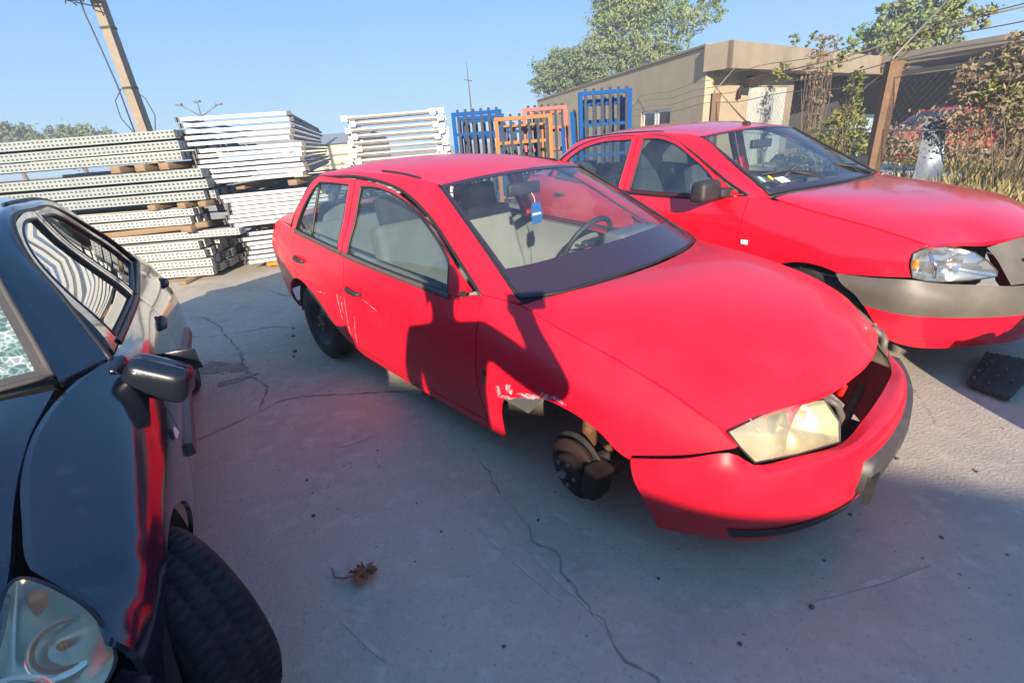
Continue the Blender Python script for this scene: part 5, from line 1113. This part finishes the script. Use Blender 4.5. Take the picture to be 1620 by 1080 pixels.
LS = (C3-C0).length; LF = (C1-C0).length; dF = (C1-C0).normalized(); dS = (C3-C0).normalized()
wallseg('side_wall', C0, C3, 0, 3.3, -.25, M['render'], bld, [(.10*LS, .215*LS, 1.0, 1.91)])
for k, (a, b) in enumerate(((.10, .157), (.158, .215))):
    A = C0+dS*(a*LS+.03); Bq = C0+dS*(b*LS-.03); off = Vector((dS.y, -dS.x, 0))*.06
    w = wallseg('window', A+off, Bq+off, 1.0, 1.91, -.06, M['pvc'], bld, [(.10, (Bq-A).length-.10, 1.10, 1.82)]); wallseg('pane', A+off*1.4+dS*.1, Bq+off*1.4-dS*.1, 1.10, 1.82, -.01, M['dark_glass'], bld).parent = w
wallseg('front_wall', C0+dF*.26, C0+dF*5.25, 0, 2.72, .25, M['render'], bld, [(.19*LF, .42*LF, .0, 2.33)])
dr = wallseg('sheet_door', C0+dF*(.19*LF+.3), C0+dF*(.42*LF+.22), 0, 2.31, .04, M['sheet_door'], bld)
for k in range(16):
    P = C0+dF*(.19*LF+.32+k*.17); wallseg('door_rib', P, P+dF*.03, .02, 2.29, -.02, M['sheet_door'], bld).parent = dr
wallseg('door_frame', C0+dF*(.19*LF+.26), C0+dF*(.42*LF+.25), 2.315, 2.36, .10, M['rust'], bld)
nF = Vector((dF.y, -dF.x, 0))
wallseg('fascia', C0+nF*.75-dF*.15, C1+nF*.75, 2.68, 3.31, .10, M['fascia'], bld); wallseg('soffit', C0+nF*.64, C1+nF*.64, 2.70, 2.76, .62, M['fascia'], bld)
wallseg('parapet_end', C0+nF*.75-dF*.15, C0-dF*.15+nF*.0, 2.68, 3.31, -.1, M['fascia'], bld); wallseg('roof_edge', C0-dS*.0+Vector((-.06, 0, 0)), C3+Vector((-.06, 0, 0)), 3.302, 3.36, -.30, M['fascia'], bld)
MB().add([x-C0 for x in (C0+Vector((0, 0, 3.28)), C1+Vector((0, 0, 3.28)), C1+Vector((4, 9, 3.28)), C3+Vector((0, 0, 3.28)))], [(0, 1, 2, 3)]).build('roof', M['felt'], bld)
wallseg('brick_pier', C0+dF*5.25+nF*.02, C0+dF*5.75+nF*.02, 0, 2.69, .3, M['fascia'], bld)
wallseg('meter_box', C0+dF*.25+nF*.06, C0+dF*.62+nF*.06, 1.45, 1.64, .06, M['pvc'], bld)
P = C0+dF*2.0+nF*.35+Vector((0, 0, 2.42)); lp = empty('flood_lamp', P-C0); lp.parent = bld
rbox('lamp_head', (.42, .26, .28), (0, 0, 0), M['hub_rust'], lp, .08, 3, (R(20), 0, .5)); MB().tube([(-.15, .1, -.05), (-.30, .1, -.20), (-.34, .05, -.42)], .07).build('lamp_arm', M['hub_rust'], lp, True)
shed = tag(empty('open_shed', C1), 'open fronted shed with a dark interior and concrete roof beam behind the fence', 'shed')
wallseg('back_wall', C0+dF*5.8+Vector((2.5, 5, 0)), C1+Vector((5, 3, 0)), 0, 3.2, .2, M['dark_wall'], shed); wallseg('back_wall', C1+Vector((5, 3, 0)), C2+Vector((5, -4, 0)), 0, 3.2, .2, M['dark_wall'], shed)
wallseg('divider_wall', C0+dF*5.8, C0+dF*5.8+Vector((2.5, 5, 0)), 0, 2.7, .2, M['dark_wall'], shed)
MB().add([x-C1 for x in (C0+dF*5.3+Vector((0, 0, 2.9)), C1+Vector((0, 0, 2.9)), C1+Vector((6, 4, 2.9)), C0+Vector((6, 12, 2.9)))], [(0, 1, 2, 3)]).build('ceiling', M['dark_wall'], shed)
MB().add([x-C1 for x in (C1+Vector((0, 0, 3.05)), C2+Vector((.6, -3, 3.05)), C2+Vector((8, -3, 3.05)), C1+Vector((8, 4, 3.05)))], [(0, 1, 2, 3)]).build('roof', M['felt'], shed)
dB = (C2-C1).normalized(); nB = Vector((dB.y, -dB.x, 0))
wallseg('roof_beam', C1, C2+dB*3, 2.92, 3.34, .30, M['fascia'], shed); wallseg('lintel', C1+dB*1.2+Vector((.35, 0, 0)), C2+dB*3+Vector((.35, 0, 0)), 2.52, 2.70, .2, M['fascia'], shed)


# far low building, lamp, mast, pole
M['cream'] = mat('cream_wall', (.55, .48, .33), .9); M['grey_roof'] = mat('grey_roof_sheet', (.24, .25, .26), .7)
fb_ = tag(empty('far_building', (-8.6, 28, 0)), 'low cream building with a grey roof far behind the middle stack', 'building')
MB().box(-3, 1.2, 0, 8, 0, 1.75).build('wall', M['cream'], fb_); MB().add([(-3.2, -.2, 1.76), (1.4, -.2, 1.76), (1.4, 3, 2.35), (-3.2, 3, 2.35), (-3.2, 8.2, 1.76), (1.4, 8.2, 1.76)], [(0, 1, 2, 3), (3, 2, 5, 4), (1, 5, 2), (0, 3, 4)]).build('roof', M['grey_roof'], fb_)
M['pole'] = mat('concrete_pole', (.25, .205, .155), .9, 0, 0, (5, (.19, .155, .12), .4, .75))
pl = tag(empty('utility_pole', (-9.14, 14, 0), (0, R(-1.0), 0)), 'square concrete utility pole with cables rising behind the left stack', 'utility pole')
b = MB(); b.add([(sx*w, sy*w, z) for z, w in ((0, .135), (7.2, .095)) for sx, sy in ((-1, -1), (1, -1), (1, 1), (-1, 1))], [(0, 1, 5, 4), (1, 2, 6, 5), (2, 3, 7, 6), (3, 0, 4, 7), (4, 5, 6, 7)]); b.build('pole_shaft', M['pole'], pl)
for z in (3.25, 4.55): MB().box(-.125, .125, -.125, .125, z, z+.05).build('pole_band', M['seal'], pl)
MB().tube([(-.25, -.2, 5.6), (-.30, -.2, 4.9), (-.23, -.2, 4.2), (-.16, -.2, 3.3), (-.15, -.2, 0)], .018, 5).build('cable', M['seal'], pl, True); MB().tube([(.18, -.2, 5.6), (.17, -.2, 4.4), (.19, -.2, 0)], .014, 5).build('cable', M['seal'], pl, True)
MB().tube([(-.10, -.2, 3.25), (-.34, -.22, 3.0), (-.36, -.22, 2.6), (-.16, -.2, 2.2)], .012, 5).build('cable', M['seal'], pl, True); MB().tube([(.12, -.2, 3.25), (.42, -.22, 3.0), (.52, -.22, 2.6), (.36, -.2, 2.2)], .012, 5).build('cable', M['seal'], pl, True)
for z, w in ((5.15, .55), (5.42, .7), (5.9, 1.0)): MB().box(-w, w, -.30, -.215, z-.035, z+.035).build('cross_arm', M['seal'], pl)
for z, xs in ((5.15, (-.5, -.35, .45)), (5.42, (-.6, -.4, .5))):
    for x in xs: MB().lathe([(.02, 0), (.06, .03), (.035, .06), (.06, .09), (.02, .13)], 10, 'z', (x, -.26, z+.03)).build('insulator', M['bluegrey'], pl, True)
q = random.Random(9)
for k in range(9): MB().tube([(q.uniform(-.5, .3), -.3, q.uniform(5.0, 5.5)), (q.uniform(-.6, .5), -.36, q.uniform(4.8, 5.5)), (q.uniform(-.6, .4), -.3, q.uniform(5.0, 5.7))], .015, 4).build('loose_wire', M['seal'], pl)
sl3 = tag(empty('street_lamp', (-12.0, 22, 0)), 'grey street lamp with three spreading arms beyond the middle stack', 'street lamp')
MB().tube([(0, 0, 0), (0, 0, 3.2)], [.09, .05]).build('lamp_post', M['bluegrey'], sl3, True)
for dx, dz in ((-.72, .40), (.78, .30), (0, .46)):
    a = MB().tube([(0, 0, 3.1), (dx*.5, 0, 3.1+dz*.6), (dx, 0, 3.18+dz)], .028, 5).build('lamp_arm', M['bluegrey'], sl3, True); rbox('lamp_head', (.28, .14, .07), (dx*1.06, 0, 3.2+dz*1.0), M['bluegrey'], a, .02, 2)
ms = tag(empty('aerial_mast', (-1.28, 30, 0)), 'thin lattice aerial mast far behind between the white beams and blue rack', 'mast')
MB().tube([(0, 0, 0), (.0, 0, 3.6), (-.02, 0, 5.3)], [.06, .035, .015], 5).build('mast_pole', M['rust'], ms, True); MB().tube([(-.25, 0, 4.5), (.2, 0, 4.4)], .02, 4).build('mast_arm', M['rust'], ms)

# ================================================================== fence
M['wire'] = mat('old_wire', (.22, .19, .16), .6, .5)
fn = tag(empty('wire_fence', (5.05, 12, 0)), 'rusty chain link fence with barbed wire running from the tan building to the right edge', 'fence')
fd_ = Vector((.22, -5, 0)); fdl = fd_.length; fdn = fd_.normalized(); O = Vector((0, 0, 0))
def fp(s, z, off=0): return O+fdn*s+Vector((off, 0, z))
def cpost(s, h, w, arm, par, m='rust'):
    b = MB(); p = fp(s, 0); b.box(p.x-w/2, p.x+w/2, p.y-.05, p.y+.05, 0, h); b.build('fence_post', M[m], par)
    if arm: MB().tube([(p.x-w*.2, p.y, h), (p.x-w*.2, p.y, h+.04), (p.x+arm, p.y, h+arm*1.25)], [.016, .014, .010], 6).build('post_arm', M['wire'], par, True)
M['rust_post'] = mat('rusty_brown_post', (.17, .10, .06), .85, .1, 0, [(6, (.13, .07, .045), .35, .7), (30, (.30, .18, .10), .55, .9)], .3, 40)
cpost(0, 2.02, .19, .42, fn, 'rust_post'); cpost(5.0, 2.0, .175, .50, fn, 'rust_post'); cpost(9.5, 2.0, .17, .42, fn, 'rust_post'); cpost(-6.5, 2.0, .12, .4, fn, 'rust_post'); cpost(-13, 2.0, .12, .4, fn, 'rust_post')
wm = MB()
for k in range(-150, 110):
    s = k*.10
    for sg_ in (-1, 1):
        a, b_ = (s, s+1.75) if sg_ > 0 else (s+1.75, s)
        wm.tube([fp(a, .08), fp(b_, 1.83)], .0012, 3, False)
tag(wm.build('chain_link', M['wire'], fn), kind='stuff')
for z, of in ((1.83, 0), (2.02, .08), (2.2, .2), (2.4, .38), (1.2, 0)):
    pts = [fp(s, z+.03*math.sin(s*1.9+z*5)-.04*math.sin(math.pi*((s % 6.5)/6.5)), of) for s in np.linspace(-14, 11, 120)]
    MB().tube(pts, .006, 4, False).build('barbed_wire', M['wire'], fn)

# ================================================================== plants
def leafmat(name, c1, c2, sc=1.2): 
    m = mat(name, c1, .75, 0, 0, [(sc, c2, .35, .7), (sc*9, tuple(x*.7 for x in c1), .5, .8)]); return m
M['leaf_a'] = leafmat('willow_leaves', (.10, .17, .045), (.26, .26, .11), .55); M['leaf_b'] = leafmat('green_leaves', (.10, .14, .035), (.28, .25, .06), 2.5); M['leaf_c'] = leafmat('dry_vine_leaves', (.27, .20, .115), (.13, .09, .055), 1.9)
M['leaf_d'] = leafmat('dull_leaves', (.10, .15, .07), (.18, .20, .09), .5); M['grass_dry'] = leafmat('dry_grass', (.36, .27, .11), (.20, .20, .06), 1.2); M['bark'] = mat('bark', (.12, .095, .07), .95, 0, 0, (8, (.2, .16, .12), .4, .7)); M['stem'] = mat('dry_stems', (.15, .105, .075), .95)
def leaves(name, blobs, n, size, m, par, seed=1, cl=26, csz=.16):
    q = random.Random(seed); vs = []; fs = []; tot = sum(b[3]*b[4]*b[5] for b in blobs)
    for b in blobs:
        c = Vector(b[:3]); rr = Vector(b[3:6]); k = int(n*b[3]*b[4]*b[5]/tot/cl)+1
        for _ in range(k):
            while True:
                d = Vector((q.uniform(-1, 1), q.uniform(-1, 1), q.uniform(-1, 1)))
                if .12 < d.length < 1 and q.random() < .25+d.length: break
            d *= 1+q.uniform(-.1, .18); p = c+Vector((d.x*rr.x, d.y*rr.y, d.z*rr.z)); cs = csz*(.6+q.random())*max(rr)
            for __ in range(cl):
                e = Vector((q.gauss(0, 1), q.gauss(0, 1), q.gauss(0, .7)))*cs*.5; s = size*q.uniform(.6, 1.3); a = Vector((q.gauss(0, 1), q.gauss(0, 1), q.gauss(0, 1))).normalized(); bb_ = a.cross(Vector((q.gauss(0, 1), q.gauss(0, 1), q.gauss(0, 1)))).normalized()
                k0 = len(vs); o = p+e; vs += [o-a*s, o+bb_*s*.42, o+a*s, o-bb_*s*.42]; fs.append((k0, k0+1, k0+2, k0+3))
    return mk(name, vs, fs, M[m], par, False)
def tree(name, x, y, trunk, blobs, n, size, m, label, seed, cat='tree', tr=.22):
    r = tag(empty(name, (x, y, 0)), label, cat); b = MB(); q = random.Random(seed)
    b.tube([(0, 0, 0), (q.uniform(-.1, .1), 0, trunk*.5), (0, 0, trunk)], [tr, tr*.8, tr*.65], 9)
    for bl in blobs:
        for _ in range(3):
            c = Vector(bl[:3])+Vector((q.uniform(-.6, .6)*bl[3], q.uniform(-.6, .6)*bl[4], q.uniform(-.2, .8)*bl[5])); a = Vector((0, 0, trunk*.9)); mid = a.lerp(c, .5)+Vector((q.uniform(-.3, .3), 0, .2))
            b.tube([a, mid, c], [tr*.5, tr*.28, tr*.08], 6)
    b.build('trunk', M['bark'], r, True); leaves('crown', blobs, n, size, m, r, seed)
    return r
tree('tree', 9.8, 38, 3.2, [(-.8, 0, 7.6, 2.1, 2, 2.4), (2.2, 0, 7.2, 1.9, 2, 2.0), (.5, 0, 9.4, 2.6, 2, 1.6), (4.6, 0, 8.3, 1.6, 1.6, 1.1), (-2.0, 0, 6.0, 1.5, 1.6, 1.4), (1.0, 0, 5.4, 2.2, 2, 1.3), (-1.6, 0, 9.0, 1.2, 1.3, 1.5)], 25000, .12, 'leaf_a', 'tall airy willow like tree rising behind the tan building', 3)
tree('tree', 5.2, 37, 2.2, [(-.3, 0, 5.2, 1.9, 2, 1.3), (1.4, 0, 5.6, 1.5, 1.6, 1.3), (-1.6, 0, 4.6, 1.0, 1.2, .9), (1.6, 0, 4.2, 1.6, 1.5, 1.1)], 14000, .115, 'leaf_d', 'rounded dark green tree at the far left end of the tan building', 4)
tree('tree', 18.6, 24.5, 2.5, [(0, 0, 4.6, 1.6, 1.4, 1.1), (1.6, 0, 4.5, 1.2, 1.2, .9), (.9, 0, 5.5, 1.0, 1, .8), (-1.5, 0, 3.9, 1.0, 1, .8), (-.8, 0, 5.4, .5, .5, .9)], 6500, .13, 'leaf_a', 'sparse leafy tree rising behind the open shed roof', 5)
for (x, w, h, lab) in ((-42.0, 2.6, 5.6, 'dull green tree on the horizon at the far left edge'), (-36.5, 3.4, 5.0, 'dull green rounded tree on the horizon left of the utility pole')): tree('tree', x, 46, 2, [(0, 0, h-1.6, w, 2, 1.5), (w*.5, 0, h-1.9, w*.5, 1.5, 1.2)], 4500, .20, 'leaf_d', lab, int(-x))
def bush(name, x, y, blobs, n, size, m, label, seed, cat, ns=30, h=1.2, sr=.006):
    r = tag(empty(name, (x, y, 0)), label, cat); q = random.Random(seed); b = MB()
    for _ in range(ns):
        bl = q.choice(blobs); a = Vector((bl[0]*q.uniform(.5, 1)+q.uniform(-.2, .2), bl[1]+q.uniform(-.2, .2), 0)); c = Vector((bl[0]+q.uniform(-1, 1)*bl[3], bl[1]+q.uniform(-1, 1)*bl[4], bl[2]+q.uniform(-.6, 1.0)*bl[5])); mid = a.lerp(c, .55)+Vector((q.uniform(-.15, .15), q.uniform(-.15, .15), .1)); b.tube([a, mid, c], [sr*1.6, sr*1.2, sr*.6], 5)
    b.build('stems', M['stem'], r, True); leaves('foliage', blobs, n, size, m, r, seed, 16, .22); return r
bush('vine_bush', 7.3, 7.6, [(.0, 0, 1.75, .50, .5, .35), (.5, 0, 2.05, .55, .5, .35), (.2, .1, 1.25, .6, .5, .35), (.9, 0, 1.5, .7, .5, .6), (.9, 0, 2.5, .5, .4, .3), (.9, .1, .95, .4, .4, .3)], 6400, .046, 'leaf_c', 'dry brown vine tangled over the fence at the right edge', 6, 'vine', 34, 2, .004)
bush('green_bush', 8.3, 7.2, [(.0, 0, 1.5, .35, .4, .6), (.2, 0, .7, .5, .4, .4), (-.9, .2, 1.6, .35, .3, .5), (-.4, .2, 2.2, .4, .3, .3), (.2, -.1, 1.15, .5, .4, .4)], 3600, .040, 'leaf_b', 'green leafy plant mixed into the dry vine at the right edge', 7, 'bush', 30)
bush('green_bush', 6.3, 9.6, [(0, 0, 1.1, .30, .3, .25), (.3, 0, 1.25, .3, .3, .3), (.35, .1, 1.75, .16, .2, .35), (-.2, 0, .8, .4, .3, .3), (.5, 0, .85, .4, .3, .3)], 2400, .042, 'leaf_b', 'yellow green shrub growing behind the windscreen of the right hand red car', 8, 'bush', 46, 1.6)
bush('wall_vine', 8.9, 14.6, [(0, 0, 2.5, .35, .3, .45), (.15, 0, 1.7, .30, .3, .5), (0, 0, 3.1, .35, .3, .25)], 900, .05, 'leaf_c', 'bare brown creeper climbing the tan building beside the sheet metal door', 9, 'vine', 34, 2.5, .007)
for (x, y, h) in ((10.2, 17.2, 3.55), (9.2, 16.6, 3.5), (11.9, 18.6, 3.5)): leaves('roof_weed', [(0, 0, 0, .22, .2, .22)], 220, .05, 'leaf_b', None, int(x*10)).location = (x, y, h); tag(bpy.data.objects[-1] if False else COL.objects[-1], 'small weed growing on the fascia of the tan building', 'weed', 'weeds on the roof edge')
def climber(pts, label, seed):
    r = tag(empty('climbing_vine', (0, 0, 0)), label, 'vine'); MB().tube(pts, .012, 5).build('stem', M['stem'], r, True); leaves('foliage', [(*p, .16, .14, .15) for p in pts], 420, .048, 'leaf_b', r, seed, 10, .5)
climber([(6.35, 9.5, 1.3), (6.5, 9.4, 1.7), (6.75, 9.0, 2.1), (6.9, 8.6, 2.45), (6.95, 8.2, 2.75)], 'thin green climber reaching up to the barbed wire beside the rusty post', 10)
climber([(5.4, 10, 2.2), (6.0, 9.4, 2.28), (6.6, 8.8, 2.42), (7.4, 8.2, 2.6), (8.2, 7.8, 2.7)], 'thin green climber trailing along the top barbed wire', 11)
gm2 = MB(); q = random.Random(12)
for k in range(9500):
    x = q.uniform(5.6, 10.5); y = q.uniform(5.0, 12.5)
    if x < 5.6+.2*(y-5) or q.random() > (.9 if (x-7.8)**2+(y-8)**2 < 5 else .3): continue
    h = q.uniform(.10, .42)*(1.3 if q.random() < .2 else 1); a = q.uniform(0, 6.28); d = Vector((math.cos(a), math.sin(a), 0)); ln = d*q.uniform(.02, .18); w = Vector((-d.y, d.x, 0))*.008; p = Vector((x, y, 0)); gm2.add([p-w, p+w, p+ln*.5+w*.6+Vector((0, 0, h*.7)), p+ln+Vector((0, 0, h)), p+ln*.5-w*.6+Vector((0, 0, h*.7))], [(0, 1, 2, 3, 4)])
tag(gm2.build('dry_grass', M['grass_dry']), 'dry yellow grass growing along the fence at the right', 'grass', kind='stuff')
tag(leaves('scrub', [(9.5, 12.2, .35, 2.6, 1.2, .55), (12.5, 12.5, .5, 2.5, 1.5, .8), (11, 10.5, .3, 2, 1, .4)], 5200, .07, 'leaf_c', None, 14, 16, .12), 'brown dead scrub covering the ground behind the fence', 'scrub', kind='stuff')
M['weed_soil'] = mat('weedy_soil', (.20, .16, .10), .95, 0, 0, [(3, (.30, .24, .14), .4, .7), (20, (.12, .11, .06), .5, .8)], .6, 15)
mk('verge', [(5.6, 3, .006), (14, 3, .006), (14, 14, .006), (6.6, 14, .006)], [(0, 1, 2, 3)], M['weed_soil'], None, False)['kind'] = 'structure'
# pale kerb slabs and bent metal sheet, wrecks in the shed
M['pale'] = mat('pale_rubble', (.52, .50, .44), .9, 0, 0, [(8, (.36, .34, .30), .4, .75), (40, (.6, .58, .52), .5, .8)], .5, 30)
for (x, y, l, a, z, lab) in ((7.6, 9.3, 1.7, -.9, .16, 'pale concrete slab lying nearest the bent metal sheet'), (8.3, 10.5, 1.5, -1.3, .15, 'pale concrete slab lying behind the rusty fence post'), (8.8, 12.0, 1.4, -1.2, .14, 'pale concrete slab lying farthest back behind the fence')): tag(rbox('concrete_slab', (l, .45, z*2), (x, y, z), M['pale'], None, .03, 2, (0, R(2), a)), lab, 'concrete slab')
M['bent'] = mat('bent_sheet_metal', (.14, .16, .20), .45, .7, 0, (4, (.22, .24, .28), .4, .8))
o = loftobj('metal_sheet', [[(0, 0, .05), (.05, .3, .12), (.22, .5, .5), (.30, .62, 1.0), (.36, .70, 1.25)], [(.25, 0, .0), (.30, .25, .14), (.42, .5, .52), (.50, .60, .98), (.55, .68, 1.22)], [(.55, -.05, .05), (.52, .2, .22), (.62, .45, .6), (.66, .6, 1.0), (.70, .66, 1.18)]], 20, 8, M['bent'], None, .02, (0, .2, -1)); o.location = (6.6, 7.6, 0); tag(o, 'bent grey blue metal sheet curling upright beside the grass', 'metal sheet')
w1 = copy_tree(lgn); w1.location = (11.3, 13.9, -.12); w1.rotation_euler = (0, 0, R(200)); tag(w1, 'red car wreck partly hidden behind the rusty fence post', 'car', 'wrecked cars beyond the fence')
w2 = copy_tree(lgn); w2.location = (13.9, 11.2, -.1); w2.rotation_euler = (0, 0, R(120)); tag(w2, 'red car wreck seen through the dry vine at the right edge', 'car', 'wrecked cars beyond the fence')
w3 = copy_tree(blk); w3.location = (9.3, 13.6, -.1); w3.rotation_euler = (0, 0, R(220)); tag(w3, 'dark car wreck beside the red wreck in front of the shed', 'car', 'wrecked cars beyond the fence')

# ================================================================== behind the camera: what throws the shade
wh = tag(empty('warehouse', (0, -6.2, 0), (0, 0, math.atan2(-.51, 1))), 'long low warehouse standing behind the photographer', 'building')
MB().box(-12, 12, -6, 0, 0, 2.64).build('wall', M['render'], wh); MB().box(-12.2, 12.2, -6.2, .2, 2.643, 2.775).build('roof', M['felt'], wh)
w4 = copy_tree(blk); w4.location = (3.36, .95, 0); w4.rotation_euler = (0, 0, R(88)); tag(w4, 'added unseen black hatchback that casts the shade at the right', 'car')  # car copy added out of view to cast the shade at the right

# ================================================================== the photographer (throws the shadow on the red car)
def skin_body(name, joints, bones, m, parent, sub=2):
    names = list(joints); me = bpy.data.meshes.new(name)
    me.from_pydata([joints[k][0] for k in names], [(names.index(a), names.index(b)) for a, b in bones], []); o = bpy.data.objects.new(name, me); COL.objects.link(o)
    md = o.modifiers.new('skin', 'SKIN'); md.use_smooth_shade = True
    for i, k in enumerate(names):
        v = me.skin_vertices[0].data[i]; r = joints[k][1]; v.radius = r if isinstance(r, tuple) else (r, r); v.use_root = (k == 'pelvis')
    ss = o.modifiers.new('sub', 'SUBSURF'); ss.levels = sub; ss.render_levels = sub
    me.materials.append(m)
    if parent: o.parent = parent
    return o
M['skin'] = mat('skin', (.45, .26, .18), .55); M['jacket'] = mat('dark_jacket', (.03, .035, .05), .85); M['jeans'] = mat('blue_jeans', (.05, .07, .13), .9); M['hair'] = mat('brown_hair', (.03, .02, .012), .7); M['shoe'] = mat('dark_shoe', (.03, .028, .026), .6)
px_, py_ = -.35, -.42
J = {'pelvis': ((px_, py_, .93), (.16, .12)), 'waist': ((px_, py_, 1.10), (.19, .12)), 'chest': ((px_, py_+.01, 1.34), (.20, .13)), 'neck': ((px_, py_+.01, 1.50), (.06, .06)), 'jaw': ((px_, py_+.05, 1.585), (.068, .075)), 'skull': ((px_, py_+.03, 1.675), (.082, .095)), 'crown': ((px_, py_+.02, 1.735), (.065, .075)),
     'shl': ((px_-.185, py_, 1.46), .072), 'ell': ((px_-.265, py_-.02, 1.16), .060), 'wrl': ((px_-.27, py_+.05, .91), .030), 'pml': ((px_-.27, py_+.07, .83), (.020, .038)),
     'shr': ((px_+.185, py_, 1.46), .080), 'elr': ((px_+.48, py_+.12, 1.18), .068), 'wrr': ((px_+.385, py_+.31, 1.385), .040), 'pmr': ((px_+.365, py_+.345, 1.43), (.024, .040)),
     'hipl': ((px_-.10, py_, .88), .10), 'knl': ((px_-.12, py_+.04, .49), .062), 'anl': ((px_-.13, py_-.01, .09), .040), 'tol': ((px_-.15, py_+.15, .035), .036), 'hipr': ((px_+.10, py_, .88), .10), 'knr': ((px_+.13, py_+.03, .49), .062), 'anr': ((px_+.15, py_-.02, .09), .040), 'tor': ((px_+.18, py_+.14, .035), .036)}
Bn = [('pelvis', 'waist'), ('waist', 'chest'), ('chest', 'neck'), ('neck', 'jaw'), ('jaw', 'skull'), ('skull', 'crown'), ('chest', 'shl'), ('shl', 'ell'), ('ell', 'wrl'), ('wrl', 'pml'), ('chest', 'shr'), ('shr', 'elr'), ('elr', 'wrr'), ('wrr', 'pmr'), ('pelvis', 'hipl'), ('hipl', 'knl'), ('knl', 'anl'), ('anl', 'tol'), ('pelvis', 'hipr'), ('hipr', 'knr'), ('knr', 'anr'), ('anr', 'tor')]
for sd_, (w_, dirs) in {'l': ('pml', (0, .02, -1)), 'r': ('pmr', (-.55, .45, .55))}.items():
    base = Vector(J[w_][0]); D_ = Vector(dirs).normalized(); side_ = D_.cross(Vector((1, 0, 0)) if sd_ == 'l' else Vector((0, 1, 0))).normalized()
    for i, (o_, ln_) in enumerate(((-.030, .066), (-.010, .078), (.010, .074), (.029, .058))):
        a = base+side_*o_+D_*.018; b_ = a+D_*ln_*.5; c_ = b_+(D_+Vector((.35, .25, 0)))*ln_*.32
        for q_, p_, rr_ in (('a', a, .0095), ('b', b_, .0085), ('c', c_, .0075)): J['f%s%d%s' % (sd_, i, q_)] = (tuple(p_), rr_)
        Bn += [(w_, 'f%s%da' % (sd_, i)), ('f%s%da' % (sd_, i), 'f%s%db' % (sd_, i)), ('f%s%db' % (sd_, i), 'f%s%dc' % (sd_, i))]
    a = base-side_*.034-D_*.015; b_ = a-side_*.03+D_*.03; J['t%sa' % sd_] = (tuple(a), .011); J['t%sb' % sd_] = (tuple(b_), .009); Bn += [(w_, 't%sa' % sd_), ('t%sa' % sd_, 't%sb' % sd_)]
def body_mat():
    m = mat('clothes_and_skin', (.03, .035, .05), .8); n = m.node_tree; b = n.nodes['Principled BSDF']; tc = n.nodes['Texture Coordinate']; sp = n.nodes.new('ShaderNodeSeparateXYZ'); n.links.new(tc.outputs['Object'], sp.inputs[0])
    def mth(op, a, c):
        k = n.nodes.new('ShaderNodeMath'); k.operation = op
        for i, q in enumerate((a, c)):
            if isinstance(q, (int, float)): k.inputs[i].default_value = q
            else: n.links.new(q, k.inputs[i])
        return k.outputs[0]
    sk = mth('GREATER_THAN', sp.outputs[2], 1.525)
    for w_ in ('pml', 'pmr'):
        d = n.nodes.new('ShaderNodeVectorMath'); d.operation = 'DISTANCE'; n.links.new(tc.outputs['Object'], d.inputs[0]); d.inputs[1].default_value = tuple(Vector(J[w_][0])+Vector((-.025, .02, .025) if w_ == 'pmr' else (0, 0, -.06))); sk = mth('MAXIMUM', sk, mth('LESS_THAN', d.outputs['Value'], .125 if w_ == 'pml' else .105))
    prev = None
    for fac, c in ((mth('LESS_THAN', sp.outputs[2], .93), (.05, .07, .13)), (mth('LESS_THAN', sp.outputs[2], .085), (.03, .028, .026)), (sk, (.45, .26, .18))):
        x = n.nodes.new('ShaderNodeMix'); x.data_type = 'RGBA'; x.inputs[7].default_value = (*c, 1); n.links.new(fac, x.inputs[0])
        if prev: n.links.new(prev, x.inputs[6])
        else: x.inputs[6].default_value = (.03, .035, .05, 1)
        prev = x.outputs[2]
    n.links.new(prev, b.inputs['Base Color']); return m
M['body'] = body_mat()
pr = skin_body('person', J, Bn, M['body'], None)
tag(pr, 'person in a dark jacket holding up a phone with the right hand behind the camera', 'person')
h_ = MB().lathe([(.001, .115), (.05, .105), (.085, .07), (.100, .02), (.098, -.03), (.085, -.06)], 20, 'z', (px_, py_+.005, 1.70)).build('hair', M['hair'], pr, True)
fc = empty('face', (0, 0, 0)); fc.parent = pr
rbox('nose', (.022, .03, .035), (px_, py_+.128, 1.625), M['skin'], fc, .009, 3); rbox('mouth', (.045, .012, .014), (px_, py_+.120, 1.575), M['skin'], fc, .005, 2)
for s in (-1, 1): rbox('eye', (.024, .012, .014), (px_+s*.032, py_+.118, 1.655), M['white_card'], fc, .005, 2); rbox('ear', (.014, .03, .05), (px_+s*.085, py_+.03, 1.63), M['skin'], fc, .006, 2)
tag(rbox('phone', (.155, .010, .075), (.035, -.030, 1.467), M['mirror_black'], None, .004, 2), 'black phone held sideways in the raised hand of the photographer', 'phone')

# ================================================================== thin air that fades the far things
_hm = bpy.data.materials.new('haze_air'); _hm.use_nodes = True; _n = _hm.node_tree; _n.nodes.remove(_n.nodes['Principled BSDF'])
_v = _n.nodes.new('ShaderNodeVolumePrincipled'); _v.inputs['Color'].default_value = (.93, .95, 1, 1); _v.inputs['Density'].default_value = 0.0045; _v.inputs['Anisotropy'].default_value = .2
_n.links.new(_v.outputs[0], _n.nodes['Material Output'].inputs['Volume'])
tag(MB().box(-170, 170, -160, 180, -1, 12).build('haze', _hm), 'thin bright haze hanging over the whole yard', 'haze', kind='stuff')
